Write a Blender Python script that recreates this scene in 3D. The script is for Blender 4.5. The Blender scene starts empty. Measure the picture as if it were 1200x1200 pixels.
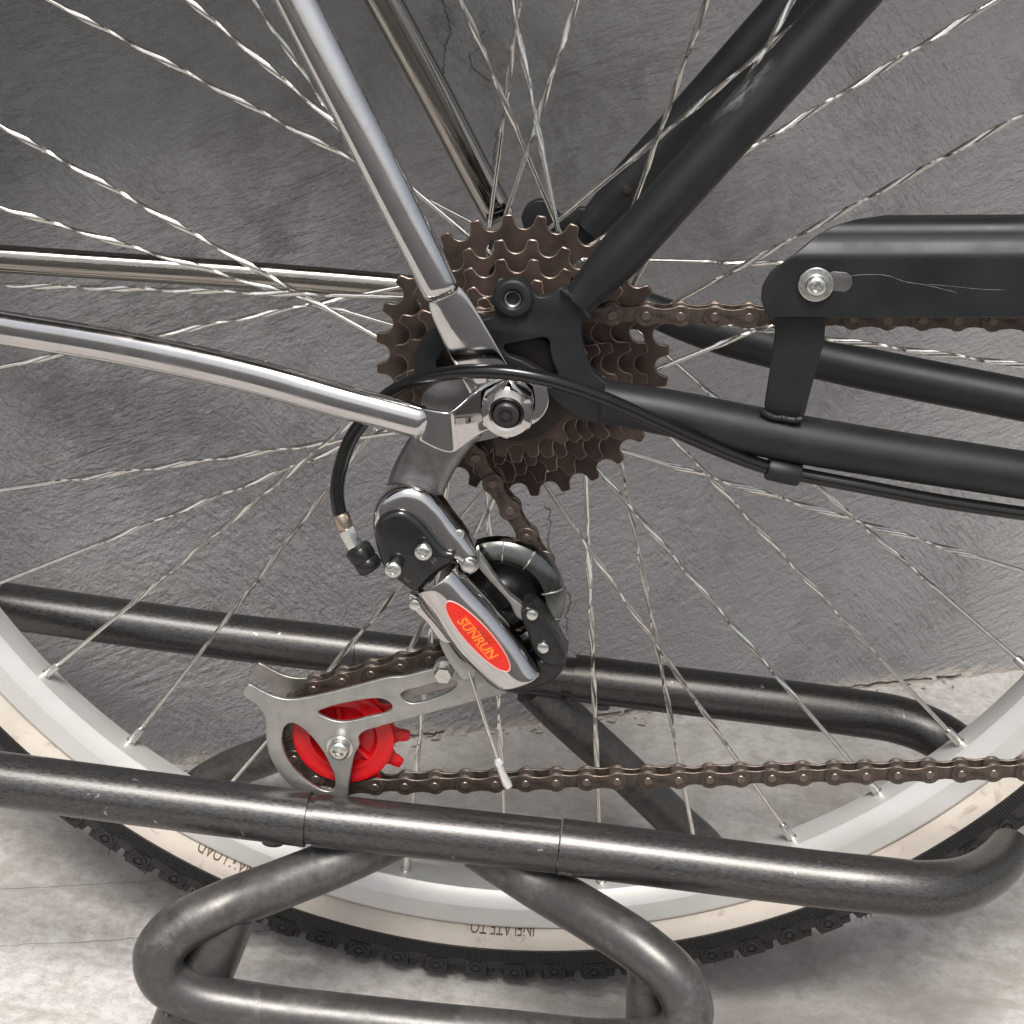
import bpy, bmesh, math, random
import numpy as np
from mathutils import Vector, Matrix
from math import sin, cos, pi, radians, degrees, atan2, hypot, sqrt

random.seed(4)
S = 0.001                                   # the script thinks in millimetres
scene = bpy.context.scene
COL = scene.collection

# ------------------------------------------------------------------ camera
F_PX = 2122.56                              # focal length in photo pixels (photo is 1200 px wide)
CAM = Vector((39.971, -707.243, 227.867))
CR = Vector((0.992033, 0.092135, 0.085921))
CU = Vector((-0.115142, 0.386329, 0.915146))
CF = Vector((-0.051123, 0.917748, -0.39386))
cd = bpy.data.cameras.new('camera')
cam = bpy.data.objects.new('camera', cd)
COL.objects.link(cam)
cd.sensor_width = 36.0
cd.lens = 36.0 * F_PX / 1200.0
cd.clip_start = 0.01
cd.clip_end = 200.0
m3 = Matrix((CR, CU, -CF)).transposed().to_4x4()
cam.matrix_world = Matrix.Translation(CAM * S) @ m3
scene.camera = cam
scene.cycles.max_bounces = 7
scene.cycles.diffuse_bounces = 3
scene.cycles.glossy_bounces = 4

# ------------------------------------------------------------------ light
SUN_EL, SUN_AZ = radians(58), radians(184)   # azimuth measured from +Y (north) clockwise: light comes from the front, high
world = bpy.data.worlds.new('World')
scene.world = world
world.use_nodes = True
wn = world.node_tree
wn.nodes.clear()
sky = wn.nodes.new('ShaderNodeTexSky')
sky.sky_type = 'NISHITA'
sky.sun_disc = False
sky.sun_elevation = SUN_EL
sky.sun_rotation = SUN_AZ
sky.dust_density = 4.0
sky.air_density = 1.0
hs = wn.nodes.new('ShaderNodeHueSaturation')
hs.inputs['Saturation'].default_value = 0.38
bg = wn.nodes.new('ShaderNodeBackground')
bg.inputs['Strength'].default_value = 0.058
wo = wn.nodes.new('ShaderNodeOutputWorld')
wn.links.new(sky.outputs[0], hs.inputs['Color'])
wn.links.new(hs.outputs[0], bg.inputs['Color'])
wn.links.new(bg.outputs[0], wo.inputs['Surface'])
sd = bpy.data.lights.new('sun', 'SUN')
sd.energy = 1.5
sd.angle = radians(22)
sd.color = (1.0, 0.965, 0.92)
sun = bpy.data.objects.new('sun', sd)
COL.objects.link(sun)
sdir = Vector((sin(SUN_AZ) * cos(SUN_EL), cos(SUN_AZ) * cos(SUN_EL), sin(SUN_EL)))
sun.rotation_euler = sdir.to_track_quat('Z', 'Y').to_euler()
sun.location = sdir * 3
vs = scene.view_settings
vs.view_transform = 'Standard'
vs.look = 'None'
vs.gamma = 1.0
vs.use_curve_mapping = False
vs.exposure = 1.3

SLAB_REACH = 400.0                                 # how far the added shading slab reaches out from the wall (mm)
GZ = -318.0                                  # ground level, wheel axle is the origin
YR = 8.6                                     # middle plane of rim and tyre


def P(u, v, y):
    """Photo pixel -> point on the plane at depth y (mm)."""
    d = CF + CR * ((u - 600) / F_PX) - CU * ((v - 600) / F_PX)
    return CAM + d * ((y - CAM.y) / d.y)


def PG(u, v, z):
    d = CF + CR * ((u - 600) / F_PX) - CU * ((v - 600) / F_PX)
    return CAM + d * ((z - CAM.z) / d.z)


WA, WB = PG(150, 900, GZ), PG(1200, 784, GZ)
WD = (WB - WA)
WD.z = 0
WD.normalize()
WN = Vector((WD.y, -WD.x, 0))               # wall normal, towards the camera
W0 = Vector((WA.x, WA.y, 0)) - WD * (WD.dot(Vector((WA.x, WA.y, 0))))



def wall_hit(u, v):
    d = CF + CR * ((u - 600) / F_PX) - CU * ((v - 600) / F_PX)
    t = (W0 - CAM).dot(WN) / d.dot(WN)
    p = CAM + d * t
    return p.dot(WD) , p.z


# ------------------------------------------------------------------ materials
def new_mat(name):
    m = bpy.data.materials.new(name)
    m.use_nodes = True
    return m, m.node_tree, m.node_tree.nodes['Principled BSDF']


def ramp(nt, fac, stops):
    r = nt.nodes.new('ShaderNodeValToRGB')
    while len(r.color_ramp.elements) < len(stops):
        r.color_ramp.elements.new(0.5)
    for e, (pos, c) in zip(r.color_ramp.elements, stops):
        e.position = pos
        e.color = (c, c, c, 1) if isinstance(c, (int, float)) else (*c, 1)
    nt.links.new(fac, r.inputs[0])
    return r.outputs[0]


def noise(nt, scale, detail=4, rough=0.55, vec=None, dist=0.0):
    n = nt.nodes.new('ShaderNodeTexNoise')
    n.inputs['Scale'].default_value = scale
    n.inputs['Detail'].default_value = detail
    n.inputs['Roughness'].default_value = rough
    n.inputs['Distortion'].default_value = dist
    if vec is None:
        t = nt.nodes.new('ShaderNodeTexCoord')
        vec = t.outputs['Object']
    nt.links.new(vec, n.inputs['Vector'])
    return n.outputs['Fac']


def mapped(nt, scale=(1, 1, 1), rot=(0, 0, 0)):
    t = nt.nodes.new('ShaderNodeTexCoord')
    m = nt.nodes.new('ShaderNodeMapping')
    m.inputs['Scale'].default_value = scale
    m.inputs['Rotation'].default_value = rot
    nt.links.new(t.outputs['Object'], m.inputs['Vector'])
    return m.outputs[0]


def mixc(nt, fac, a, b, mode='MIX'):
    m = nt.nodes.new('ShaderNodeMix')
    m.data_type = 'RGBA'
    m.blend_type = mode
    for i, v in ((0, fac), (6, a), (7, b)):
        if hasattr(v, 'node'):
            nt.links.new(v, m.inputs[i])
        elif i == 0:
            m.inputs[0].default_value = v
        else:
            m.inputs[i].default_value = (v, v, v, 1) if isinstance(v, (int, float)) else (*v, 1)
    return m.outputs[2]


def math_node(nt, op, a, b=0.0, clamp=False):
    m = nt.nodes.new('ShaderNodeMath')
    m.operation = op
    m.use_clamp = clamp
    for i, v in ((0, a), (1, b)):
        if hasattr(v, 'node'):
            nt.links.new(v, m.inputs[i])
        else:
            m.inputs[i].default_value = v
    return m.outputs[0]


def bump(nt, b, height, strength=0.3, dist=0.001):
    n = nt.nodes.new('ShaderNodeBump')
    n.inputs['Strength'].default_value = strength
    n.inputs['Distance'].default_value = dist
    nt.links.new(height, n.inputs['Height'])
    nt.links.new(n.outputs[0], b.inputs['Normal'])


def simple(name, c1, c2, r1, r2, metal=0.0, scale=120, bscale=None, bstr=0.2, bdist=0.0004, spec=0.5, coat=0.0, detail=5):
    """Two tones and two roughnesses blended by noise, with fine relief."""
    m, nt, b = new_mat(name)
    n = noise(nt, scale, detail, 0.6)
    nt.links.new(mixc(nt, ramp(nt, n, [(0.35, 0.0), (0.68, 1.0)]), c1, c2), b.inputs['Base Color'])
    n2 = noise(nt, scale * 2.3, 4, 0.6)
    nt.links.new(ramp(nt, n2, [(0.3, r1), (0.7, r2)]), b.inputs['Roughness'])
    b.inputs['Metallic'].default_value = metal
    b.inputs['Specular IOR Level'].default_value = spec
    b.inputs['Coat Weight'].default_value = coat
    if bscale:
        bump(nt, b, noise(nt, bscale, 4, 0.6), bstr, bdist)
    return m


def chrome_mat(name, tint, r1=0.07, r2=0.3, scale=70, dirt=0.25):
    m, nt, b = new_mat(name)
    v = mapped(nt, (1, 1, 1))
    n = noise(nt, scale, 6, 0.65, v, 0.6)
    nt.links.new(ramp(nt, n, [(0.38, r1), (0.66, r2)]), b.inputs['Roughness'])
    n2 = noise(nt, scale * 0.6, 6, 0.7, v, 0.3)
    n3 = noise(nt, 900, 3, 0.6)
    f = math_node(nt, 'MULTIPLY', ramp(nt, n2, [(0.5, 0.0), (0.72, 1.0)]), dirt)
    c = mixc(nt, f, tint, (0.22, 0.205, 0.19))
    f3 = ramp(nt, n3, [(0.68, 0.0), (0.74, 0.5)])
    nt.links.new(mixc(nt, f3, c, (0.16, 0.13, 0.11)), b.inputs['Base Color'])
    b.inputs['Metallic'].default_value = 1.0
    bump(nt, b, noise(nt, 60, 3, 0.5), 0.12, 0.0006)
    return m


M = {}
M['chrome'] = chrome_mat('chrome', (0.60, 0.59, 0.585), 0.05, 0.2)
M['chrome_far'] = chrome_mat('reflection_tinted_chrome', (0.33, 0.31, 0.28), 0.06, 0.22)  # far stays: brownish reflection painted in as a darker chrome tint
M['chrome_bright'] = chrome_mat('bright_chrome', (0.60, 0.585, 0.575), 0.04, 0.13, 110, 0.12)
M['zinc'] = simple('zinc', (0.62, 0.62, 0.59), (0.74, 0.74, 0.70), 0.22, 0.36, 1.0, 300, 700, 0.15)
M['spoke'] = simple('spoke_steel', (0.62, 0.60, 0.56), (0.78, 0.76, 0.72), 0.15, 0.26, 1.0, 220)
M['hanger'] = simple('dark_satin_steel', (0.20, 0.195, 0.19), (0.27, 0.265, 0.26), 0.3, 0.45, 0.9, 180, 600, 0.12)
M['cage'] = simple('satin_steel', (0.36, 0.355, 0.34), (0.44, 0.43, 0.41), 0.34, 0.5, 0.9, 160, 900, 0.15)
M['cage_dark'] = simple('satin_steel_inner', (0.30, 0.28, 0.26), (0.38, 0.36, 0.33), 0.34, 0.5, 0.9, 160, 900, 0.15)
M['gunmetal'] = simple('polished_gunmetal', (0.11, 0.115, 0.11), (0.17, 0.175, 0.17), 0.14, 0.3, 1.0, 120)
M['black_plastic'] = simple('black_plastic', (0.008, 0.008, 0.0085), (0.013, 0.013, 0.0135), 0.26, 0.40, 0, 300, 1200, 0.1)
M['black_gloss'] = simple('black_cable_plastic', (0.006, 0.006, 0.0065), (0.008, 0.008, 0.008), 0.17, 0.21, 0, 60)
M['black_cover'] = simple('glossy_black_cover', (0.010, 0.010, 0.011), (0.016, 0.016, 0.017), 0.14, 0.24, 0, 120, 500, 0.1)
M['rust_brown'] = simple('browned_steel', (0.040, 0.027, 0.0215), (0.090, 0.061, 0.049), 0.40, 0.62, 0.45, 70, 900, 0.25)
M['rust_edge'] = simple('worn_steel_edge', (0.10, 0.07, 0.055), (0.36, 0.29, 0.25), 0.3, 0.45, 0.7, 90)
M['chain'] = simple('chain_steel', (0.075, 0.057, 0.047), (0.130, 0.103, 0.087), 0.34, 0.5, 0.75, 300, 900, 0.15)
M['chain_pin'] = simple('chain_pin_steel', (0.15, 0.12, 0.10), (0.21, 0.17, 0.148), 0.3, 0.42, 0.8, 300)
M['hub'] = simple('hub_steel', (0.5, 0.5, 0.48), (0.65, 0.64, 0.62), 0.2, 0.35, 1.0, 120)
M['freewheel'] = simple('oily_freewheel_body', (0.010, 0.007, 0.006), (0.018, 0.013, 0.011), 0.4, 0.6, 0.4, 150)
M['red_plastic'] = simple('red_plastic', (0.44, 0.003, 0.006), (0.52, 0.006, 0.009), 0.3, 0.42, 0, 200, 700, 0.08)
M['badge_red'] = simple('red_enamel', (0.58, 0.016, 0.008), (0.63, 0.024, 0.012), 0.28, 0.4, 0, 200)
M['badge_orange'] = simple('orange_print', (0.80, 0.17, 0.02), (0.82, 0.21, 0.03), 0.35, 0.45, 0, 200)
M['badge_dark'] = simple('dark_red_print', (0.30, 0.035, 0.008), (0.34, 0.045, 0.010), 0.4, 0.5, 0, 200)
M['badge_pink'] = simple('pale_raised_rim', (0.60, 0.30, 0.26), (0.60, 0.36, 0.32), 0.3, 0.4, 0, 200)
M['brass'] = simple('dull_brass', (0.42, 0.34, 0.27), (0.50, 0.42, 0.34), 0.25, 0.4, 1.0, 300)
M['axle_dark'] = simple('blackened_axle', (0.035, 0.032, 0.032), (0.055, 0.05, 0.05), 0.35, 0.5, 0.6, 400)
M['white_cap'] = simple('crimped_aluminium_cap', (0.75, 0.74, 0.73), (0.85, 0.84, 0.83), 0.3, 0.4, 0.7, 300)
M['crack'] = simple('crack_shadow', (0.03, 0.027, 0.024), (0.07, 0.063, 0.058), 0.9, 1.0, 0, 100)
M['dirt_line'] = simple('floor_joint_dirt', (0.20, 0.185, 0.17), (0.28, 0.26, 0.24), 0.9, 1.0, 0, 100)
M['scratch'] = simple('bare_scratch', (0.13, 0.13, 0.13), (0.22, 0.22, 0.22), 0.5, 0.6, 0.2, 100)
M['dark_sheet_grey'] = simple('dark_sheet_grey', (0.035, 0.034, 0.033), (0.055, 0.053, 0.051), 0.75, 0.9, 0, 40, 200, 0.5)
M['crumb'] = simple('plaster_crumb', (0.30, 0.27, 0.24), (0.50, 0.46, 0.42), 0.8, 0.95, 0, 60)
M['tyre_text'] = simple('tyre_print', (0.10, 0.055, 0.035), (0.16, 0.09, 0.06), 0.7, 0.8, 0, 300)


def frame_paint():
    m, nt, b = new_mat('matt_black_paint')
    n = noise(nt, 1400, 3, 0.6)
    d = noise(nt, 45, 6, 0.65)
    c = mixc(nt, ramp(nt, d, [(0.35, 0.0), (0.75, 1.0)]), (0.0065, 0.0074, 0.0088), (0.0115, 0.0125, 0.0140))
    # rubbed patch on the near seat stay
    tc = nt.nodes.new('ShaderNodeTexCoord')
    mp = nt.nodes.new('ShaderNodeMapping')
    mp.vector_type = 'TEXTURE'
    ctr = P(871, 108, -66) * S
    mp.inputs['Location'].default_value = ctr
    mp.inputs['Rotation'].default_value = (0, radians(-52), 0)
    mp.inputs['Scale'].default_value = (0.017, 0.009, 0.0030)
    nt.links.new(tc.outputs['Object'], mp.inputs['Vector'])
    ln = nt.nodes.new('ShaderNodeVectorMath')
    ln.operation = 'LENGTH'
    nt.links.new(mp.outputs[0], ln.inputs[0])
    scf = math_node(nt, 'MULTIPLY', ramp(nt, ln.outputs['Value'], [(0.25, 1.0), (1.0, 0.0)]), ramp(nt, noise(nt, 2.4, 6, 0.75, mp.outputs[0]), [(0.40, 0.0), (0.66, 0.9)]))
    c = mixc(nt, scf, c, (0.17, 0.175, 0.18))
    sm = noise(nt, 18, 6, 0.7, None, 1.0)
    c = mixc(nt, ramp(nt, sm, [(0.56, 0.0), (0.72, 0.5)]), c, (0.030, 0.029, 0.027))
    dust = noise(nt, 2600, 2, 0.5)
    nt.links.new(mixc(nt, ramp(nt, dust, [(0.73, 0.0), (0.77, 0.45)]), c, (0.18, 0.18, 0.18)), b.inputs['Base Color'])
    nt.links.new(ramp(nt, d, [(0.3, 0.42), (0.7, 0.54)]), b.inputs['Roughness'])
    b.inputs['Specular IOR Level'].default_value = 0.42
    bump(nt, b, n, 0.10, 0.0003)
    return m


M['frame'] = frame_paint()


def stand_mat():
    m, nt, b = new_mat('worn_gunmetal_tube')
    v = mapped(nt, (1, 3, 3))
    n = noise(nt, 420, 5, 0.7, v)
    lg = noise(nt, 14, 5, 0.6)
    c = mixc(nt, ramp(nt, n, [(0.3, 0.0), (0.75, 1.0)]), (0.046, 0.045, 0.044), (0.130, 0.127, 0.124))
    c = mixc(nt, ramp(nt, lg, [(0.42, 0.0), (0.6, 0.45)]), c, (0.085, 0.076, 0.068))
    ch = noise(nt, 120, 4, 0.6, None, 0.5)
    chip = ramp(nt, ch, [(0.69, 0.0), (0.71, 0.75)])
    nt.links.new(mixc(nt, chip, c, (0.38, 0.36, 0.34)), b.inputs['Base Color'])
    b.inputs['Metallic'].default_value = 0.75
    nt.links.new(ramp(nt, n, [(0.3, 0.25), (0.7, 0.38)]), b.inputs['Roughness'])
    bump(nt, b, n, 0.09, 0.0004)
    return m


M['stand'] = stand_mat()


def stand_dusty():
    m, nt, b = new_mat('dusty_bent_tube')
    n = noise(nt, 300, 5, 0.7)
    lg = noise(nt, 26, 5, 0.62, None, 0.6)
    c = mixc(nt, ramp(nt, n, [(0.3, 0.0), (0.75, 1.0)]), (0.075, 0.072, 0.069), (0.145, 0.139, 0.132))
    c = mixc(nt, ramp(nt, lg, [(0.49, 0.0), (0.52, 0.55)]), c, (0.062, 0.060, 0.058))
    ch = noise(nt, 150, 4, 0.6, None, 0.5)
    nt.links.new(mixc(nt, ramp(nt, ch, [(0.74, 0.0), (0.76, 0.7)]), c, (0.36, 0.34, 0.32)), b.inputs['Base Color'])
    b.inputs['Metallic'].default_value = 0.55
    nt.links.new(ramp(nt, lg, [(0.42, 0.46), (0.55, 0.34)]), b.inputs['Roughness'])
    bump(nt, b, n, 0.2, 0.0004)
    return m


M['stand_dusty'] = stand_dusty()


def rim_mat():
    m, nt, b = new_mat('silver_rim')
    n = noise(nt, 40, 5, 0.6)
    c = mixc(nt, ramp(nt, n, [(0.4, 0.0), (0.75, 0.5)]), (0.60, 0.60, 0.585), (0.50, 0.48, 0.45))
    sc = noise(nt, 700, 3, 0.6)
    nt.links.new(mixc(nt, ramp(nt, sc, [(0.7, 0.0), (0.76, 0.4)]), c, (0.30, 0.27, 0.24)), b.inputs['Base Color'])
    b.inputs['Metallic'].default_value = 0.35
    b.inputs['Roughness'].default_value = 0.42
    bump(nt, b, noise(nt, 900, 3, 0.6), 0.06, 0.0003)
    return m


M['rim'] = rim_mat()


def cream_mat():
    m, nt, b = new_mat('cream_sidewall_rubber')
    n = noise(nt, 22, 6, 0.65)
    c = mixc(nt, ramp(nt, n, [(0.35, 0.0), (0.75, 1.0)]), (0.58, 0.525, 0.46), (0.44, 0.395, 0.345))
    d = noise(nt, 95, 5, 0.7, None, 0.8)
    c = mixc(nt, ramp(nt, d, [(0.58, 0.0), (0.74, 0.75)]), c, (0.24, 0.18, 0.135))
    nt.links.new(c, b.inputs['Base Color'])
    b.inputs['Roughness'].default_value = 0.6
    bump(nt, b, noise(nt, 300, 4, 0.6), 0.15, 0.0004)
    return m


M['cream'] = cream_mat()
M['rubber'] = simple('black_rubber', (0.011, 0.011, 0.011), (0.021, 0.020, 0.0195), 0.5, 0.68, 0, 160, 900, 0.25)


def rib_mat():
    m, nt, b = new_mat('ribbed_black_rubber')
    uv = nt.nodes.new('ShaderNodeUVMap')
    w = nt.nodes.new('ShaderNodeTexWave')
    w.wave_type = 'BANDS'
    w.bands_direction = 'X'
    w.inputs['Scale'].default_value = 1.0
    nt.links.new(uv.outputs[0], w.inputs['Vector'])
    b.inputs['Base Color'].default_value = (0.016, 0.016, 0.016, 1)
    b.inputs['Roughness'].default_value = 0.48
    bump(nt, b, w.outputs['Fac'], 1.0, 0.0010)
    return m


M['rib'] = rib_mat()


def wall_mat():
    m, nt, b = new_mat('grey_painted_plaster')
    c = mixc(nt, ramp(nt, noise(nt, 5, 5, 0.6), [(0.35, 0.0), (0.7, 1.0)]), (0.275, 0.271, 0.268), (0.335, 0.332, 0.329))
    s1 = noise(nt, 9, 7, 0.68, None, 0.5)
    s2 = noise(nt, 60, 5, 0.7)
    sm = math_node(nt, 'MULTIPLY', ramp(nt, s1, [(0.52, 0.0), (0.70, 1.0)]), ramp(nt, s2, [(0.40, 0.0), (0.62, 0.7)]))
    c = mixc(nt, sm, c, (0.150, 0.144, 0.139))
    # hand and tyre smudges: blotches with their own outline
    for (u, v, rad_, seed) in ((365, 190, 0.105, 1.0), (150, 490, 0.075, 2.0), (700, 150, 0.10, 3.0), (880, 260, 0.06, 4.0), (230, 330, 0.06, 5.0)):
        s_, z_ = wall_hit(u, v)
        p_ = (W0 + WD * s_ + Vector((0, 0, z_))) * S
        dn = nt.nodes.new('ShaderNodeVectorMath')
        dn.operation = 'DISTANCE'
        tcc = nt.nodes.new('ShaderNodeTexCoord')
        nt.links.new(tcc.outputs['Object'], dn.inputs[0])
        dn.inputs[1].default_value = p_
        dd = math_node(nt, 'ADD', dn.outputs['Value'], math_node(nt, 'MULTIPLY', math_node(nt, 'SUBTRACT', noise(nt, 14, 6, 0.7), 0.5), rad_ * 1.6))
        msk_ = math_node(nt, 'MULTIPLY', ramp(nt, dd, [(rad_ * 0.3, 0.5), (rad_, 0.0)]), ramp(nt, noise(nt, 45, 6, 0.72, None, 0.6), [(0.38, 0.1), (0.60, 1.0)]))
        c = mixc(nt, msk_, c, (0.105, 0.098, 0.093))
    g = noise(nt, 700, 3, 0.7)
    c = mixc(nt, ramp(nt, g, [(0.68, 0.0), (0.75, 0.45)]), c, (0.07, 0.06, 0.055))
    # bare plaster and dirt along the foot of the wall
    tc = nt.nodes.new('ShaderNodeTexCoord')
    sp = nt.nodes.new('ShaderNodeSeparateXYZ')
    nt.links.new(tc.outputs['Object'], sp.inputs[0])
    h = math_node(nt, 'SUBTRACT', sp.outputs[2], GZ * S)
    h = math_node(nt, 'ADD', h, math_node(nt, 'MULTIPLY', math_node(nt, 'SUBTRACT', noise(nt, 45, 5, 0.6), 0.5), 0.014))
    c = mixc(nt, ramp(nt, h, [(0.002, 1.0), (0.006, 0.0)]), c, (0.46, 0.41, 0.36))
    nt.links.new(c, b.inputs['Base Color'])
    nt.links.new(ramp(nt, noise(nt, 40, 4, 0.6), [(0.3, 0.42), (0.7, 0.58)]), b.inputs['Roughness'])
    b.inputs['Specular IOR Level'].default_value = 0.45
    # brushed, creased plaster: ridged strokes in two directions, masked into patches
    def strokes(deg, sc, seed):
        tq = nt.nodes.new('ShaderNodeTexCoord')
        mq = nt.nodes.new('ShaderNodeMapping')
        mq.vector_type = 'TEXTURE'
        mq.inputs['Rotation'].default_value = (0, radians(-deg), 0)
        mq.inputs['Scale'].default_value = (1 / sc, 1 / sc, 1 / (sc * 4.6))
        nt.links.new(tq.outputs['Object'], mq.inputs['Vector'])
        v = mq.outputs[0]
        n = nt.nodes.new('ShaderNodeTexNoise')
        n.noise_dimensions = '4D'
        n.inputs['W'].default_value = seed
        n.inputs['Scale'].default_value = 1.0
        n.inputs['Detail'].default_value = 4.0
        n.inputs['Roughness'].default_value = 0.62
        n.inputs['Distortion'].default_value = 0.3
        nt.links.new(v, n.inputs['Vector'])
        stp = ramp(nt, n.outputs['Fac'], [(0.36, 0.0), (0.40, 0.34), (0.50, 0.40), (0.53, 0.72), (0.60, 0.76), (0.64, 1.0)])
        return math_node(nt, 'ADD', math_node(nt, 'MULTIPLY', stp, 0.45), math_node(nt, 'MULTIPLY', n.outputs['Fac'], 0.7))
    s_a, s_b = strokes(20, 62, 1.3), strokes(-50, 66, 7.7)
    msk = ramp(nt, noise(nt, 9, 3, 0.5), [(0.42, 0.0), (0.58, 1.0)])
    sab = nt.nodes.new('ShaderNodeMix')
    nt.links.new(msk, sab.inputs[0])
    nt.links.new(s_a, sab.inputs[2])
    nt.links.new(s_b, sab.inputs[3])
    amt = ramp(nt, noise(nt, 6, 3, 0.5), [(0.35, 0.35), (0.62, 1.0)])
    hgt = math_node(nt, 'MULTIPLY', math_node(nt, 'MULTIPLY', sab.outputs[0], amt), 0.9)
    pit = ramp(nt, noise(nt, 150, 3, 0.6), [(0.32, 0.0), (0.40, 1.0)])
    hgt = math_node(nt, 'ADD', hgt, math_node(nt, 'MULTIPLY', pit, 0.10))
    hgt = math_node(nt, 'ADD', hgt, math_node(nt, 'MULTIPLY', noise(nt, 420, 4, 0.65), 0.55))
    bump(nt, b, hgt, 1.0, 0.0026)
    return m


M['wall'] = wall_mat()


def floor_mat():
    m, nt, b = new_mat('pale_worn_concrete')
    c = mixc(nt, ramp(nt, noise(nt, 7, 6, 0.62, None, 0.4), [(0.38, 0.0), (0.66, 1.0)]), (0.62, 0.595, 0.575), (0.47, 0.445, 0.42))
    v = mapped(nt, (1.0, 1.35, 1), (0, 0, radians(-28)))
    st = noise(nt, 16, 7, 0.7, v, 0.7)
    c = mixc(nt, ramp(nt, st, [(0.50, 0.0), (0.68, 0.75)]), c, (0.33, 0.29, 0.255))
    # brown stain, with shade on the front right floor painted into it
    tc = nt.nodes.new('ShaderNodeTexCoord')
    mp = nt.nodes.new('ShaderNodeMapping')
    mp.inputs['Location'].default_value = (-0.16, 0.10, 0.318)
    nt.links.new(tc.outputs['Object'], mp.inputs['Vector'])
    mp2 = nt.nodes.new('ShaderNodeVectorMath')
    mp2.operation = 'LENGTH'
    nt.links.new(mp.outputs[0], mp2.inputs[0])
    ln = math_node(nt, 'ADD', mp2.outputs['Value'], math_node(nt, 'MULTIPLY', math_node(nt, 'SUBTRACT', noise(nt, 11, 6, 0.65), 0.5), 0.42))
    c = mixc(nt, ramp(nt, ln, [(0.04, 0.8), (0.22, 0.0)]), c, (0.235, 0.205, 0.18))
    fine = noise(nt, 130, 6, 0.72)
    c = mixc(nt, ramp(nt, fine, [(0.42, 0.0), (0.66, 0.7)]), c, (0.33, 0.30, 0.275))
    sp = noise(nt, 420, 3, 0.7)
    c = mixc(nt, ramp(nt, sp, [(0.70, 0.0), (0.76, 0.6)]), c, (0.16, 0.13, 0.11))
    nt.links.new(c, b.inputs['Base Color'])
    b.inputs['Roughness'].default_value = 0.72
    b.inputs['Specular IOR Level'].default_value = 0.3
    hgt = math_node(nt, 'ADD', noise(nt, 300, 6, 0.7), math_node(nt, 'MULTIPLY', noise(nt, 60, 5, 0.6), 1.4))
    bump(nt, b, hgt, 0.42, 0.0016)
    return m


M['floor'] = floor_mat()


# ------------------------------------------------------------------ object helpers
ROOT_INV = {}


def finish(me, angle=35):
    me.polygons.foreach_set('use_smooth', [True] * len(me.polygons))
    me.set_sharp_from_angle(angle=radians(angle))
    me.update()


def root(name, loc, label, cat):
    o = bpy.data.objects.new(name, None)
    o.empty_display_size = 0.05
    COL.objects.link(o)
    o.location = loc
    o['label'] = label
    o['category'] = cat
    ROOT_INV[o.name] = Matrix.Translation(-Vector(loc))
    return o


def add(name, me, parent=None, mats=None, mw=None, label=None):
    o = bpy.data.objects.new(name, me)
    COL.objects.link(o)
    if mats is not None and len(me.materials) == 0:
        for k in (mats if isinstance(mats, (list, tuple)) else [mats]):
            me.materials.append(M[k])
    if parent is not None:
        o.parent = parent
        if parent.name in ROOT_INV:
            o.matrix_parent_inverse = ROOT_INV[parent.name]
    if mw is not None:
        o.matrix_basis = mw
    if label:
        o['label'] = label
    return o


def mesh_from(name, verts, faces, mi=None, angle=35, scale=S):
    me = bpy.data.meshes.new(name)
    me.from_pydata([(v[0] * scale, v[1] * scale, v[2] * scale) for v in verts], [], faces)
    if mi:
        me.polygons.foreach_set('material_index', mi)
    finish(me, angle)
    return me


def catmull(pts, n=8, closed=False):
    pts = [Vector(p) for p in pts]
    N = len(pts)
    out = []
    rng = range(N if closed else N - 1)
    for i in rng:
        if closed:
            p0, p1, p2, p3 = pts[i - 1], pts[i], pts[(i + 1) % N], pts[(i + 2) % N]
        else:
            p1, p2 = pts[i], pts[i + 1]
            p0 = pts[i - 1] if i > 0 else p1 * 2 - p2
            p3 = pts[i + 2] if i + 2 < N else p2 * 2 - p1
        # centripetal-ish: shrink tangents on uneven spacing
        l0, l1, l2 = (p1 - p0).length + 1e-6, (p2 - p1).length + 1e-6, (p3 - p2).length + 1e-6
        m1 = ((p1 - p0) / l0 * l1 + (p2 - p1)) * 0.5 if l0 > 0 else (p2 - p1)
        m2 = ((p2 - p1) + (p3 - p2) / l2 * l1) * 0.5
        for k in range(n):
            t = k / n
            out.append(p1 * (2 * t**3 - 3 * t**2 + 1) + m1 * (t**3 - 2 * t**2 + t) + p2 * (-2 * t**3 + 3 * t**2) + m2 * (t**3 - t**2))
    if not closed:
        out.append(pts[-1])
    return out


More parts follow.
